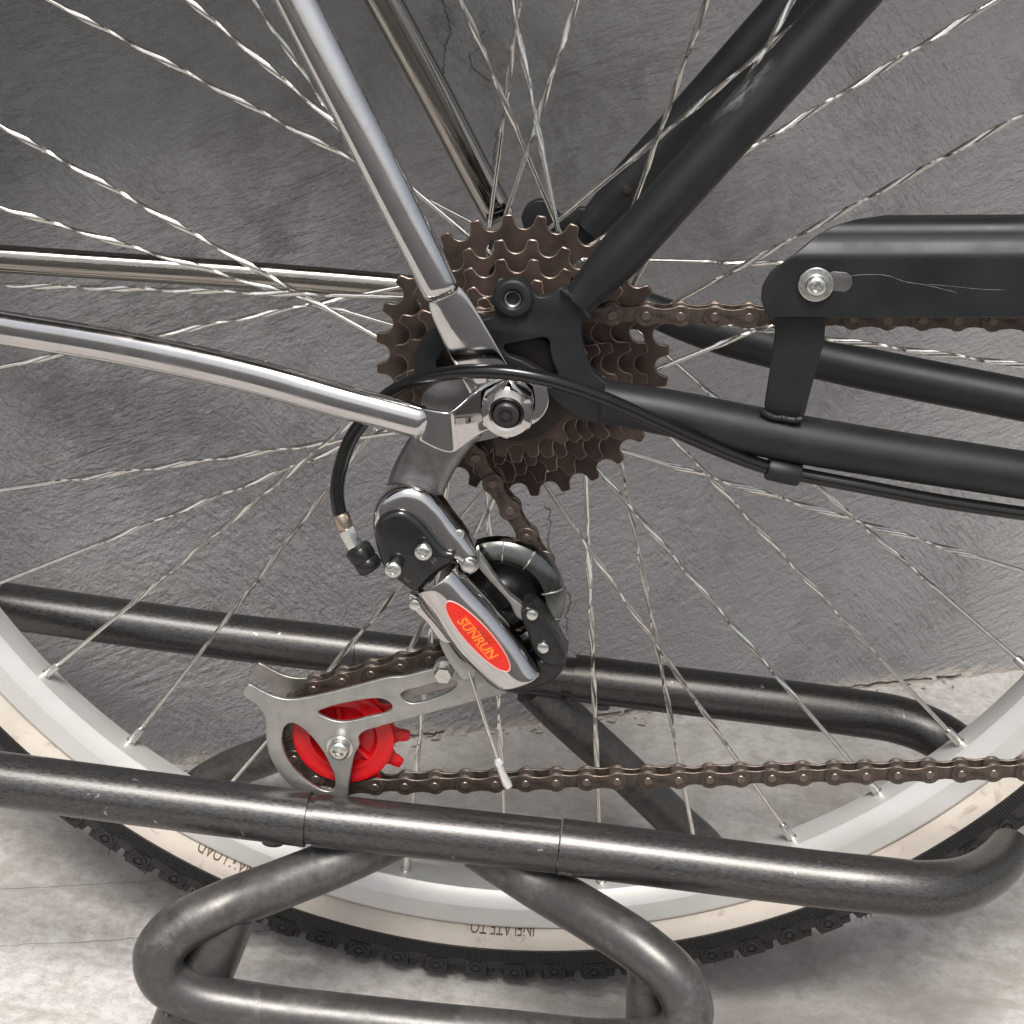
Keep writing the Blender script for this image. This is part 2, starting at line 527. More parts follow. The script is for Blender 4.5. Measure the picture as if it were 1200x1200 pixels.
def tube_data(path, rad, seg=20, ry=None, up=None, power=2.0, cap=True, off=0):
    """Sweep an ellipse (or superellipse) along a path. rad/ry numbers or lists. Returns verts, faces."""
    path = [Vector(p) for p in path]
    n = len(path)
    R = rad if isinstance(rad, (list, tuple)) else [rad] * n
    Q = ry if isinstance(ry, (list, tuple)) else [ry if ry is not None else None] * n
    T = []
    for i in range(n):
        a = path[max(i - 1, 0)]
        b = path[min(i + 1, n - 1)]
        T.append((b - a).normalized())
    ref = Vector(up) if up is not None else (Vector((0, 0, 1)) if abs(T[0].z) < 0.9 else Vector((1, 0, 0)))
    N = (ref - T[0] * ref.dot(T[0])).normalized()
    V, Fc = [], []
    for i in range(n):
        if up is not None:
            N = (ref - T[i] * ref.dot(T[i])).normalized()
        else:
            N = (N - T[i] * N.dot(T[i])).normalized()
        B = T[i].cross(N)
        r1 = R[i]
        r2 = Q[i] if Q[i] is not None else r1
        for k in range(seg):
            a = 2 * pi * k / seg
            ca, sa = cos(a), sin(a)
            ca = math.copysign(abs(ca) ** (2 / power), ca)
            sa = math.copysign(abs(sa) ** (2 / power), sa)
            V.append(path[i] + N * (r1 * ca) + B * (r2 * sa))
    for i in range(n - 1):
        for k in range(seg):
            a = off + i * seg + k
            b = off + i * seg + (k + 1) % seg
            Fc.append((a, b, b + seg, a + seg))
    if cap:
        Fc.append(tuple(off + k for k in range(seg))[::-1])
        Fc.append(tuple(off + (n - 1) * seg + k for k in range(seg)))
    return V, Fc


def tube(name, path, rad, parent, mat, seg=20, **kw):
    V, Fc = tube_data(path, rad, seg, **kw)
    return add(name, mesh_from(name, V, Fc, angle=40), parent, mat)


def lathe_y(name, prof, n, center=(0, 0), closed=False, mi_fn=None, uv=False, a0=0.0, a1=2 * pi, angle=35):
    """Revolve (r, y) profile about the Y axis through (x, z) = center."""
    full = abs(a1 - a0 - 2 * pi) < 1e-6
    V, Fc, mi = [], [], []
    m = len(prof)
    cols = n if full else n + 1
    for j in range(cols):
        a = a0 + (a1 - a0) * j / n
        for (r, y) in prof:
            V.append((center[0] + r * cos(a), y, center[1] + r * sin(a)))
    for j in range(n):
        j2 = (j + 1) % cols
        for i in range(m if closed else m - 1):
            i2 = (i + 1) % m
            Fc.append((j * m + i, j2 * m + i, j2 * m + i2, j * m + i2))
            mi.append(mi_fn(i) if mi_fn else 0)
    me = mesh_from(name, V, Fc, mi, angle)
    bm = bmesh.new()
    bm.from_mesh(me)
    bmesh.ops.recalc_face_normals(bm, faces=bm.faces)
    bm.to_mesh(me)
    bm.free()
    if uv:
        L = me.uv_layers.new(name='UVMap')
        for p in me.polygons:
            for li in p.loop_indices:
                v = me.vertices[me.loops[li].vertex_index].co
                a = atan2(v.z - center[1] * S, v.x - center[0] * S)
                if a < 0:
                    a += 2 * pi
                if p.center.z < 0 and p.center.x > 0 and a < 0.5:
                    a += 2 * pi
                L.data[li].uv = (a * uv, 0)
    finish(me, angle)
    return me


def xz(pts, y):
    return [(p.x, p.z) for p in (P(u, v, y) for u, v in pts)]


def plate_mesh(name, outline, y_front, t, holes=(), bevel=0.3, smooth=True, res=2, n=6, edge_mat=False, angle=38):
    """Plate parallel to the wheel from (x, z) outlines: front face at y_front, thickness t, rounded edges."""
    cu = bpy.data.curves.new(name, 'CURVE')
    cu.dimensions = '2D'
    cu.fill_mode = 'BOTH'
    cu.bevel_depth = bevel
    cu.bevel_resolution = res
    cu.offset = -bevel
    cu.extrude = max(t / 2 - bevel, 0.0001)
    for k, ring in enumerate([outline] + list(holes)):
        pts = [Vector((a, b, 0)) for a, b in ring]
        sm = smooth if isinstance(smooth, bool) else smooth[k]
        if sm:
            pts = catmull(pts, n, True)
        sp = cu.splines.new('POLY')
        sp.points.add(len(pts) - 1)
        for q, p in zip(sp.points, pts):
            q.co = (p.x, p.y, 0, 1)
        sp.use_cyclic_u = True
    ob = bpy.data.objects.new(name, cu)
    me = bpy.data.meshes.new_from_object(ob)
    bpy.data.objects.remove(ob)
    bpy.data.curves.remove(cu)
    bm = bmesh.new()
    bm.from_mesh(me)
    bmesh.ops.remove_doubles(bm, verts=bm.verts, dist=0.003)
    bmesh.ops.recalc_face_normals(bm, faces=bm.faces)
    ymid = y_front + t / 2
    for v in bm.verts:
        x, yy, z = v.co
        v.co = (x * S, (ymid - z) * S, yy * S)
    bm.to_mesh(me)
    bm.free()
    me.materials.clear()
    if edge_mat:
        idx = [1 if 0.15 < abs(p.normal.y) < 0.93 else 0 for p in me.polygons]
        me.polygons.foreach_set('material_index', idx)
    finish(me, angle)
    return me


def plate(name, px, y_front, t, parent, mat, holes=(), px_y=None, **kw):
    yy = y_front if px_y is None else px_y
    return add(name, plate_mesh(name, xz(px, yy), y_front, t, [xz(h, yy) for h in holes], **kw), parent, mat)


def circ(cx, cz, r, n=40):
    return [(cx + r * cos(2 * pi * k / n), cz + r * sin(2 * pi * k / n)) for k in range(n)]


def crop(pts, x0, y0, s):
    return [(x0 + a / s, y0 + b / s) for a, b in pts]


def text_mesh(name, body, size, extrude, origin, ex, ey, ez, shear=0.0, bold=0.0, wrap=None):
    """Lettering as a thin solid; wrap=(cx, cz, r, a0, y0) bends it round a wheel."""
    cu = bpy.data.curves.new(name, 'FONT')
    cu.body = body
    cu.size = size
    cu.extrude = extrude
    cu.align_x = 'CENTER'
    cu.align_y = 'CENTER'
    cu.shear = shear
    cu.offset = bold
    cu.resolution_u = 3
    ob = bpy.data.objects.new(name, cu)
    me = bpy.data.meshes.new_from_object(ob)
    bpy.data.objects.remove(ob)
    bpy.data.curves.remove(cu)
    me.materials.clear()
    for v in me.vertices:
        x, y, z = v.co
        if wrap:
            r0, a0, fy = wrap
            r = r0 + y
            a = a0 - x / r0
            v.co = ((WC[0] + r * cos(a)) * S, (fy(r) - z) * S, (WC[1] + r * sin(a)) * S)
        else:
            v.co = (Vector(origin) + Vector(ex) * x + Vector(ey) * y + Vector(ez) * z) * S
    bm = bmesh.new()
    bm.from_mesh(me)
    bmesh.ops.recalc_face_normals(bm, faces=bm.faces)
    bm.to_mesh(me)
    bm.free()
    return me


def dome_screw(name, c, r, h, parent, mat, axis=Vector((0, -1, 0)), cross=True, hexa=False, n=24):
    """Pan-head (or hex-head) screw with a sunk cross, pointing along axis, seat at c."""
    A = axis.normalized()
    X = A.orthogonal().normalized()
    Y = A.cross(X)
    V, Fc = [], []
    if hexa:
        prof = [(1.0, 0.0), (1.0, h * 0.8), (0.88, h)]
        n = 6
    else:
        prof = [(0.94, 0.0), (1.0, h * 0.2), (1.0, h * 0.55), (0.9, h * 0.82), (0.7, h * 0.96)]
    for (f, z) in prof:
        for k in range(n):
            a = 2 * pi * k / n + 0.3
            V.append(c + X * (r * f * cos(a)) + Y * (r * f * sin(a)) + A * z)
    for i in range(len(prof) - 1):
        for k in range(n):
            Fc.append((i * n + k, i * n + (k + 1) % n, (i + 1) * n + (k + 1) % n, (i + 1) * n + k))
    base = (len(prof) - 1) * n
    if cross:
        # recessed cross: ring of 12 points, alternating arm and notch
        ring = []
        for q in range(4):
            a = q * pi / 2 + 0.5
            for da, rr in ((-0.36, 0.58), (0.36, 0.58), (pi / 4, 0.26)):
                V.append(c + X * (r * rr * cos(a + da)) + Y * (r * rr * sin(a + da)) + A * (h * 0.99))
                ring.append(len(V) - 1)
        low = []
        for i in ring:
            d = V[i] - c
            d = d - A * d.dot(A)
            V.append(c + d * 0.72 + A * (h * 0.45))
            low.append(len(V) - 1)
        for i in range(12):
            Fc.append((ring[i], ring[(i + 1) % 12], low[(i + 1) % 12], low[i]))
        Fc.append(tuple(low))
        # annulus between the head edge and the cross
        bm = bmesh.new()
        vs_ = [bm.verts.new(v) for v in V]
        for f in Fc:
            bm.faces.new([vs_[i] for i in f])
        e = []
        for k in range(n):
            e.append(bm.edges.get((vs_[base + k], vs_[base + (k + 1) % n])))
        for i in range(12):
            e.append(bm.edges.get((vs_[ring[i]], vs_[ring[(i + 1) % 12]])))
        bmesh.ops.triangle_fill(bm, use_beauty=True, edges=e)
        bmesh.ops.recalc_face_normals(bm, faces=bm.faces)
        me = bpy.data.meshes.new(name)
        for v in bm.verts:
            v.co *= S
        bm.to_mesh(me)
        bm.free()
        finish(me, 40)
    else:
        Fc.append(tuple(base + k for k in range(n)))
        me = mesh_from(name, V, Fc, angle=30)
        bm = bmesh.new()
        bm.from_mesh(me)
        bmesh.ops.recalc_face_normals(bm, faces=bm.faces)
        bm.to_mesh(me)
        bm.free()
        finish(me, 30)
    return add(name, me, parent, mat)


def loft(name, sections, parent, mat, thick=None, sub=2, closed=False):
    V, Fc = [], []
    m = len(sections[0])
    for s in sections:
        V += [Vector(p) for p in s]
    for i in range(len(sections) - 1):
        for k in range(m if closed else m - 1):
            a, b = i * m + k, i * m + (k + 1) % m
            Fc.append((a, b, b + m, a + m))
    if closed:
        Fc.append(tuple(range(m))[::-1])
        Fc.append(tuple((len(sections) - 1) * m + k for k in range(m)))
    me = mesh_from(name, V, Fc, angle=60)
    bm = bmesh.new()
    bm.from_mesh(me)
    bmesh.ops.recalc_face_normals(bm, faces=bm.faces)
    bm.to_mesh(me)
    bm.free()
    finish(me, 60)
    o = add(name, me, parent, mat)
    if thick:
        md = o.modifiers.new('thickness', 'SOLIDIFY')
        md.thickness = thick * S
        md.offset = 0
    if sub:
        md = o.modifiers.new('round', 'SUBSURF')
        md.levels = sub
        md.render_levels = sub
    return o


# ------------------------------------------------------------------ ground and wall
_rng = np.random.RandomState(7)
_perm = _rng.permutation(512)
_gr = _rng.rand(512) * 2 * pi


def perlin(x, y, seed=0):
    xi, yi = np.floor(x).astype(int), np.floor(y).astype(int)
    xf, yf = x - xi, y - yi
    u, v = xf**3 * (xf * (xf * 6 - 15) + 10), yf**3 * (yf * (yf * 6 - 15) + 10)

    def g(a, b, dx, dy):
        h = _gr[_perm[(_perm[(a + seed * 37) % 512] + b) % 512]]
        return np.cos(h) * dx + np.sin(h) * dy
    n00, n10 = g(xi, yi, xf, yf), g(xi + 1, yi, xf - 1, yf)
    n01, n11 = g(xi, yi + 1, xf, yf - 1), g(xi + 1, yi + 1, xf - 1, yf - 1)
    return (n00 * (1 - u) + n10 * u) * (1 - v) + (n01 * (1 - u) + n11 * u) * v


def grid_mesh(name, us, vs_, fn):
    Ug, Vg = np.meshgrid(us, vs_)
    X, Y, Z = fn(Ug, Vg)
    co = np.stack([X, Y, Z], -1).reshape(-1, 3) * S
    nu, nv = len(us), len(vs_)
    idx = np.arange(nu * nv).reshape(nv, nu)
    q = np.stack([idx[:-1, :-1], idx[:-1, 1:], idx[1:, 1:], idx[1:, :-1]], -1).reshape(-1, 4)
    me = bpy.data.meshes.new(name)
    me.vertices.add(len(co))
    me.vertices.foreach_set('co', co.ravel())
    me.loops.add(q.size)
    me.loops.foreach_set('vertex_index', q.ravel().astype(np.int32))
    me.polygons.add(len(q))
    me.polygons.foreach_set('loop_start', np.arange(0, q.size, 4, dtype=np.int32))
    me.polygons.foreach_set('loop_total', np.full(len(q), 4, dtype=np.int32))
    me.polygons.foreach_set('use_smooth', np.ones(len(q), dtype=bool))
    me.update()
    me.validate()
    return me


def wall_relief(s, z):
    wx = s + 5 * perlin(s / 28, z / 28, 3)
    wz = z + 5 * perlin(s / 28, z / 28, 4)
    amt = 0.35 + 0.9 * np.clip(0.5 + 1.3 * perlin(s / 140 + 3.3, z / 120, 5), 0, 1)
    strk = 0
    for i, (deg, off) in enumerate(((18, 0.0), (50, 0.35), (-25, -0.3), (85, 0.55))):
        c_, s_ = cos(radians(deg)), sin(radians(deg))
        a, b = wx * c_ + wz * s_, -wx * s_ + wz * c_
        msk = np.clip(0.55 + 2.2 * perlin(s / 75 + 7 * i, z / 65, 30 + i) - off * 0.7, 0, 1)
        strk = strk + msk * (perlin(a / 15, b / 3.0, 6 + 40 * i) + 0.7 * perlin(a / 8, b / 1.7, 7 + 40 * i))
    ridge = 0.4 - np.abs(perlin(wx / 22, wz / 16, 8)) * 1.4
    lump = perlin(s / 9, z / 8, 9) * 0.5 + perlin(s / 4.2, z / 4.2, 10) * 0.5
    pits = -np.clip(perlin(s / 5.5, z / 5.5, 11) - 0.38, 0, 1) * 5.0 * np.clip(perlin(s / 70, z / 60, 12) + 0.25, 0, 1)
    d = amt * (strk * 0.5 + ridge * 0.25) + lump * 0.36 + pits + 1.3 * perlin(s / 120, z / 100, 13)
    foot = np.clip((GZ + 9 + 12 * perlin(s / 30, z * 0 + 0.3, 14) - z) / 12, 0, 1)
    d = d + foot * (1.2 + 3.4 * perlin(s / 11, z / 7, 15) + 2.0 * perlin(s / 4, z / 3.5, 16))
    return d


def wall_fn(s, z):
    d = wall_relief(s, z)
    return W0.x + WD.x * s + WN.x * d, W0.y + WD.y * s + WN.y * d, z


s_ax = np.concatenate([np.linspace(-2600, -520, 18)[:-1], np.arange(-520, 640, 1.25), np.linspace(640, 2600, 18)])
z_ax = np.concatenate([np.arange(GZ - 4, 190, 1.25), np.linspace(190, 830, 16)])
wall = add('wall', grid_mesh('wall', s_ax, z_ax, wall_fn), None, 'wall')
wall['kind'] = 'structure'
wall['label'] = 'rough grey painted plaster wall with dark smudges'


def floor_fn(x, y):
    d = 0.9 * perlin(x / 90, y / 90, 21) + 0.5 * perlin(x / 25, y / 25, 22) + 0.22 * perlin(x / 7, y / 7, 23)
    return x, y, GZ - 1.0 + d


fx = np.concatenate([np.linspace(-4000, -420, 24)[:-1], np.arange(-420, 560, 2.5), np.linspace(560, 4000, 24)])
fy = np.concatenate([np.linspace(-620, -240, 12)[:-1], np.arange(-240, 460, 2.5), np.linspace(460, 4000, 24)])
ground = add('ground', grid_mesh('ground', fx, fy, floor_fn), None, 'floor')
ground['kind'] = 'structure'
ground['label'] = 'pale stained concrete floor'


# added slab, out of view overhead, put in to shade the upper wall
V = []
ez0 = 710.0
for s_ in (-2600, 2600):
    for d_, z_ in ((-60, ez0 + 120), (SLAB_REACH, ez0), (SLAB_REACH, ez0 + 60), (-60, ez0 + 180)):
        p = W0 + WD * s_ + WN * d_
        V.append((p.x, p.y, z_))
shade_slab = add('shade_slab', mesh_from('shade_slab', V, [(0, 1, 5, 4), (1, 2, 6, 5), (2, 3, 7, 6), (3, 0, 4, 7), (0, 3, 2, 1), (4, 5, 6, 7)], angle=20), None, 'hanger')
shade_slab['kind'] = 'structure'
shade_slab['label'] = 'added slab out of view, shading the upper wall'


def ribbon(name, pts, w, nrm, parent, mat):
    V, Fc = [], []
    for i, p in enumerate(pts):
        a, b = pts[max(i - 1, 0)], pts[min(i + 1, len(pts) - 1)]
        t = (b - a).normalized()
        sd_ = t.cross(nrm).normalized()
        ww = w * (0.5 + random.random() * 0.8) * (0.35 if i in (0, len(pts) - 1) else 1)
        V += [p - sd_ * ww / 2, p + nrm * 0.05, p + sd_ * ww / 2]
    for i in range(len(pts) - 1):
        Fc += [(i * 3, i * 3 + 1, i * 3 + 4, i * 3 + 3), (i * 3 + 1, i * 3 + 2, i * 3 + 5, i * 3 + 4)]
    return add(name, mesh_from(name, V, Fc), parent, mat)


# added step and dark sheet, unseen behind the camera, for the chrome to reflect
V = [(-4000, -620, GZ - 1.0), (4000, -620, GZ - 1.0), (4000, -626, GZ - 8.0), (-4000, -626, GZ - 8.0), (4000, -626, GZ - 130.0), (-4000, -626, GZ - 130.0)]
added_step = add('added_step', mesh_from('added_step', V, [(0, 1, 2, 3), (3, 2, 4, 5)]), None, 'floor')
added_step['kind'] = 'structure'
added_step['label'] = 'added pale step out of view, down to the dark sheet'
V = [(-30000, -30000, GZ - 125), (30000, -30000, GZ - 125), (30000, -600, GZ - 125), (-30000, -600, GZ - 125)]
dark_sheet = add('dark_sheet', mesh_from('dark_sheet', V, [(0, 1, 2, 3)]), None, 'dark_sheet_grey')
dark_sheet['kind'] = 'structure'
dark_sheet['label'] = 'added dark sheet out of view, reflected in the chrome'


def wall_crack(px, w=0.55):
    pts = []
    dense = []
    for i in range(len(px) - 1):
        for k in range(9):
            t = k / 9
            dense.append((px[i][0] * (1 - t) + px[i + 1][0] * t, px[i][1] * (1 - t) + px[i + 1][1] * t))
    dense.append(px[-1])
    for (u, v) in dense:
        s_, z_ = wall_hit(u + random.uniform(-2, 2), v + random.uniform(-1.5, 1.5))
        d = float(wall_relief(np.array([s_]), np.array([z_]))[0]) + 0.30
        pts.append(W0 + WD * s_ + WN * d + Vector((0, 0, z_)))
    ribbon('crack', pts, w, WN, wall, 'crack')


wall_crack([(519, 0), (524, 18), (527, 38), (521, 60), (519, 92), (518, 120)])
wall_crack([(566, 34), (562, 55), (549, 66), (552, 78), (566, 90), (574, 96)], 0.35)
wall_crack([(584, 150), (580, 170), (578, 196)], 0.4)
wall_crack([(637, 593), (646, 600), (641, 628), (647, 655), (657, 680), (668, 700), (664, 722), (666, 745)], 0.5)


def floor_joint(a, b, w=0.9):
    pts = []
    for k in range(40):
        t = k / 39
        p = PG(a[0] * (1 - t) + b[0] * t, a[1] * (1 - t) + b[1] * t + random.uniform(-0.7, 0.7), GZ)
        z = floor_fn(np.array([p.x]), np.array([p.y]))[2][0]
        pts.append(Vector((p.x, p.y, float(z) + 0.18)))
    ribbon('joint', pts, w, Vector((0, 0, 1)), ground, 'dirt_line')


V, Fc = [], []
for k in range(170):
    s_ = random.uniform(-330, 420)
    d_ = abs(random.gauss(0, 5.5)) + 1.0
    r_ = min(2.6, 0.4 + random.expovariate(1.8))
    p = W0 + WD * s_ + WN * d_
    c = Vector((p.x, p.y, GZ + r_ * 0.35))
    b = len(V)
    for dx, dy, dz in ((1, 0, 0), (-1, 0, 0), (0, 1, 0), (0, -1, 0), (0, 0, 1), (0, 0, -1)):
        f = r_ * random.uniform(0.6, 1.25)
        V.append(c + WD * (dx * f * 1.4) + WN * (dy * f) + Vector((0, 0, dz * f * 0.8)))
    Fc += [tuple(b + i for i in t) for t in ((0, 2, 4), (2, 1, 4), (1, 3, 4), (3, 0, 4), (2, 0, 5), (1, 2, 5), (3, 1, 5), (0, 3, 5))]
db = add('plaster_crumbs', mesh_from('plaster_crumbs', V, Fc, angle=25), ground, 'crumb')
db['kind'] = 'stuff'
for a_, b_ in ((-190, -110), (-20, 60), (140, 420)):
    pts = []
    for k in range(60):
        s_ = a_ + (b_ - a_) * k / 59
        zz = GZ + 1.2 + 1.2 * random.random()
        d = float(wall_relief(np.array([s_]), np.array([zz]))[0]) + 0.35
        pts.append(W0 + WD * s_ + WN * d + Vector((0, 0, zz)))
    ribbon('gap', pts, 1.3, (WN + Vector((0, 0, 0.6))).normalized(), wall, 'crack')
floor_joint((-60, 1044), (250, 1027), 0.45)
floor_joint((-60, 1111), (330, 1088), 0.55)

# ------------------------------------------------------------------ bicycle
bike = root('bicycle', (0, 0, GZ * S), 'black bicycle with chrome mudguard stays and cream sidewall rear tyre, held in a steel stand', 'bicycle')

# ---- wheel
RN = 277.0
WC = (-9.0, 8.0)                             # rim centre in the wheel plane
rim_prof = [(RN - 0.6, 0), (RN - 0.4, -4), (RN, -7.2), (RN + 1.0, -8.4), (RN + 5.6, -11.6), (RN + 7.0, -12.3), (RN + 15.6, -12.8), (RN + 16.8, -12.2),
            (RN + 16.8, -10.8), (RN + 9, -10.2), (RN + 7, -8), (RN + 7, 8), (RN + 9, 10.2), (RN + 16.8, 10.8), (RN + 16.8, 12.2), (RN + 15.6, 12.8), (RN + 7.0, 12.3), (RN + 5.6, 11.6),
            (RN + 1.0, 8.4), (RN, 7.2), (RN - 0.4, 4)]
rim = add('rim', lathe_y('rim', [(r, y + YR) for r, y in rim_prof], 240, WC, closed=True, angle=22), bike, 'rim', label='silver alloy rim')

# tyre carcass
tp = [(RN + 15.0, -9.0), (RN + 17.4, -10.2), (RN + 18.9, -13.9), (RN + 22.0, -16.6), (RN + 25.2, -18.0), (RN + 25.7, -18.7), (RN + 31.6, -19.2), (RN + 32.3, -18.6),
      (RN + 37.5, -17.0), (RN + 41.0, -12.5), (RN + 43.0, -6), (RN + 43.6, 0)]
TY = tp + [(r, -y) for r, y in tp[:-1]][::-1]


def tyre_mi(i):
    k = min(i, len(TY) - 2 - i)
    return 1 if k <= 3 else (2 if k in (5,) else 0)


tyre = add('tyre', lathe_y('tyre', [(r, y + YR) for r, y in TY], 240, WC, mi_fn=tyre_mi, uv=300 / 1.55 / 3.1416 * 1.15, angle=28), bike, ['rubber', 'cream', 'rib'],
           label='black tyre with cream sidewall and ringed side blocks')


def side_y(r):
    for (r0, y0), (r1, y1) in zip(tp[:-1], tp[1:]):
        if r0 <= r <= r1:
            return y0 + (y1 - y0) * (r - r0) / (r1 - r0) + YR - 0.1
    return -18 + YR


# side blocks with moulded rings
def block_mesh():
    # local: x along circumference, y outwards (away from wheel plane, towards the camera = -y world), z radial
    V = [(-6.0, 0.8, -5.2), (6.0, 0.8, -5.2), (6.6, 3.2, 6.0), (-6.6, 3.2, 6.0),
         (-5.2, -1.7, -4.6), (5.2, -1.7, -4.6), (5.8, -0.2, 5.6), (-5.8, -0.2, 5.6)]
    Fc = [(4, 5, 6, 7), (0, 1, 5, 4), (1, 2, 6, 5), (2, 3, 7, 6), (3, 0, 4, 7)]
    for r0, r1, h in ((2.9, 4.2, 0.8), (0.0, 1.6, 0.8)):
        n = 14
        b = len(V)
        if r0 > 0:
            rings = [(r0 - 0.15, 0.0), (r0 + 0.1, h), (r1 - 0.1, h), (r1 + 0.2, 0.0)]
        else:
            rings = [(0.3, h), (r1 - 0.1, h), (r1 + 0.2, 0.0)]
        for rr, hh in rings:
            for k in range(n):
                a = 2 * pi * k / n
                x, z = rr * cos(a), rr * sin(a)
                V.append((x, -1.7 + (z + 4.6) * 0.147 - hh, z + 0.3))
        for i in range(len(rings) - 1):
            for k in range(n):
                Fc.append((b + i * n + k, b + i * n + (k + 1) % n, b + (i + 1) * n + (k + 1) % n, b + (i + 1) * n + k))
        if r0 == 0:
            Fc.append(tuple(b + k for k in range(n)))
    me = mesh_from('tread_block', V, Fc, angle=30)
    bm = bmesh.new()
    bm.from_mesh(me)
    bmesh.ops.recalc_face_normals(bm, faces=bm.faces)
    bm.to_mesh(me)
    bm.free()
    finish(me, 30)
    return me


bme = block_mesh()
bme.materials.append(M['rubber'])
NB = 106
for k in range(NB):
    a = 2 * pi * k / NB + 0.012
    er = Vector((cos(a), 0, sin(a)))
    et = Vector((-sin(a), 0, cos(a)))
    rr = RN + 36.8 + (0.5 if k % 2 else -0.4)
    ey = Vector((0, 1, 0))
    mw = Matrix((et, ey, er)).transposed().to_4x4()
    if mw.to_3x3().determinant() < 0:
        mw = Matrix((-et, ey, er)).transposed().to_4x4()
    mw = Matrix.Translation((er * rr + Vector((WC[0], YR - 17.4, WC[1]))) * S) @ mw @ Matrix.Diagonal((0.9, 0.9, 0.88, 1))
    add('tread_block', bme, tyre, None, mw)
# centre and far-side knobs, far too many and small to tell apart: one joined part
V, Fc = [], []
for k in range(NB * 2):
    for row, (yy, rr, w) in enumerate(((-9.5, 42.4, 3.4), (0.0, 43.8, 4.0), (9.5, 42.4, 3.4), (16.5, 37.5, 3.0))):
        a = 2 * pi * (k + 0.5 * (row % 2)) / (NB * 2)
        er, et = Vector((cos(a), 0, sin(a))), Vector((-sin(a), 0, cos(a)))
        c = er * (RN + rr) + Vector((WC[0], yy + YR, WC[1]))
        b = len(V)
        for h, f in ((-2.0, 1.15), (2.2 + random.uniform(-.3, .3), 0.95)):
            for sx, sy in ((-1, -1), (1, -1), (1, 1), (-1, 1)):
                V.append(c + et * (sx * 3.1 * f) + Vector((0, sy * w * f, 0)) + er * h)
        Fc += [(b + 4, b + 5, b + 6, b + 7), (b, b + 1, b + 5, b + 4), (b + 1, b + 2, b + 6, b + 5), (b + 2, b + 3, b + 7, b + 6), (b + 3, b, b + 4, b + 7)]
tk = add('tread_pattern', mesh_from('tread_pattern', V, Fc, angle=25), tyre, 'rubber')
tk['kind'] = 'stuff'
# moulding hairs: the ragged rubber whiskers at the shoulder
V, Fc = [], []
for k in range(340):
    a = 2 * pi * random.random()
    er, et = Vector((cos(a), 0, sin(a))), Vector((-sin(a), 0, cos(a)))
    c = er * (RN + 41.5 + random.uniform(-1, 1)) + Vector((WC[0], YR - 14.5 + random.uniform(-2, 2), WC[1]))
    d = (er * 0.9 + Vector((0, -0.6, 0)) + et * random.uniform(-.5, .5)).normalized() * random.uniform(2, 4.4)
    b = len(V)
    V += [c - et * 0.4, c + et * 0.4, c + Vector((0, 0.6, 0)), c + d]
    Fc += [(b, b + 1, b + 3), (b + 1, b + 2, b + 3), (b + 2, b, b + 3)]
wk = add('rubber_whiskers', mesh_from('rubber_whiskers', V, Fc), tyre, 'rubber')
wk['kind'] = 'stuff'


def tyre_angle(u, v):
    p = P(u, v, YR - 16)
    return atan2(p.z - WC[1], p.x - WC[0])


for txt, (u, v), size, r0 in (('INFLATE TO', (588, 1087), 5.6, RN + 17.5), ('MAX LOAD', (276, 986), 5.6, RN + 17.5)):
    me = text_mesh('lettering', txt, size, 0.25, None, None, None, None, wrap=(r0, tyre_angle(u, v), side_y))
    add('lettering', me, tyre, 'tyre_text')

# hub
hub_prof = [(0, -60), (6, -60), (6, -30), (14, -28), (16, -22), (32.5, -20.2), (32.5, -17.0), (17, -15.5), (13.5, -10), (12.5, 10), (13.5, 30), (16, 35.5), (32.5, 37.0), (32.5, 40.2), (16, 42), (11, 50), (8, 60), (0, 60)]
hub = add('hub', lathe_y('hub', hub_prof, 48), bike, 'hub')

# spokes: twisted flat middle, round ends; one mesh, scaled to each length
FIX = {27: (0.2, 1), 28: (-0.8, -2), 29: (-0.8, 3), 30: (0.4, -4), 31: (0.0, -1), 32: (-0.9, 0), 33: (-0.7, 1), 34: (0.3, 1), 35: (0.3, -1), 0: (-0.2, 0), 1: (0.3, 2),
       2: (0.6, -1), 4: (0.6, 1), 5: (0.9, 1), 6: (0.5, -3), 7: (0.4, 2), 8: (0.3, 8), 9: (-0.1, 3), 10: (-0.5, -8), 11: (-0.8, -3), 12: (-0.7, -3)}


def spoke_mesh():
    V, Fc = [], []
    seg = 8
    secs = []
    L = 256.0
    t0, t1, turns = 0.235, 0.765, 2.1
    secs.append((0.0, 0.98, 0.98, 0))
    secs.append((t0 - 0.012, 0.98, 0.98, 0))
    N = 72
    for i in range(N + 1):
        secs.append((t0 + (t1 - t0) * i / N, 1.22, 0.78, 2 * pi * turns * i / N))
    secs.append((t1 + 0.012, 0.98, 0.98, 2 * pi * turns))
    secs.append((1.0, 0.98, 0.98, 2 * pi * turns))
    for (t, a, b, ph) in secs:
        for k in range(seg):
            an = 2 * pi * (k + 0.5) / seg
            x, y = cos(an), sin(an)
            if a != b:   # boxier
                x = math.copysign(abs(x) ** 0.7, x)
                y = math.copysign(abs(y) ** 0.7, y)
            x, y = x * a, y * b
            V.append((x * cos(ph) - y * sin(ph), x * sin(ph) + y * cos(ph), t * L))
    for i in range(len(secs) - 1):
        for k in range(seg):
            Fc.append((i * seg + k, i * seg + (k + 1) % seg, (i + 1) * seg + (k + 1) % seg, (i + 1) * seg + k))
    return mesh_from('spoke', V, Fc, angle=50), L


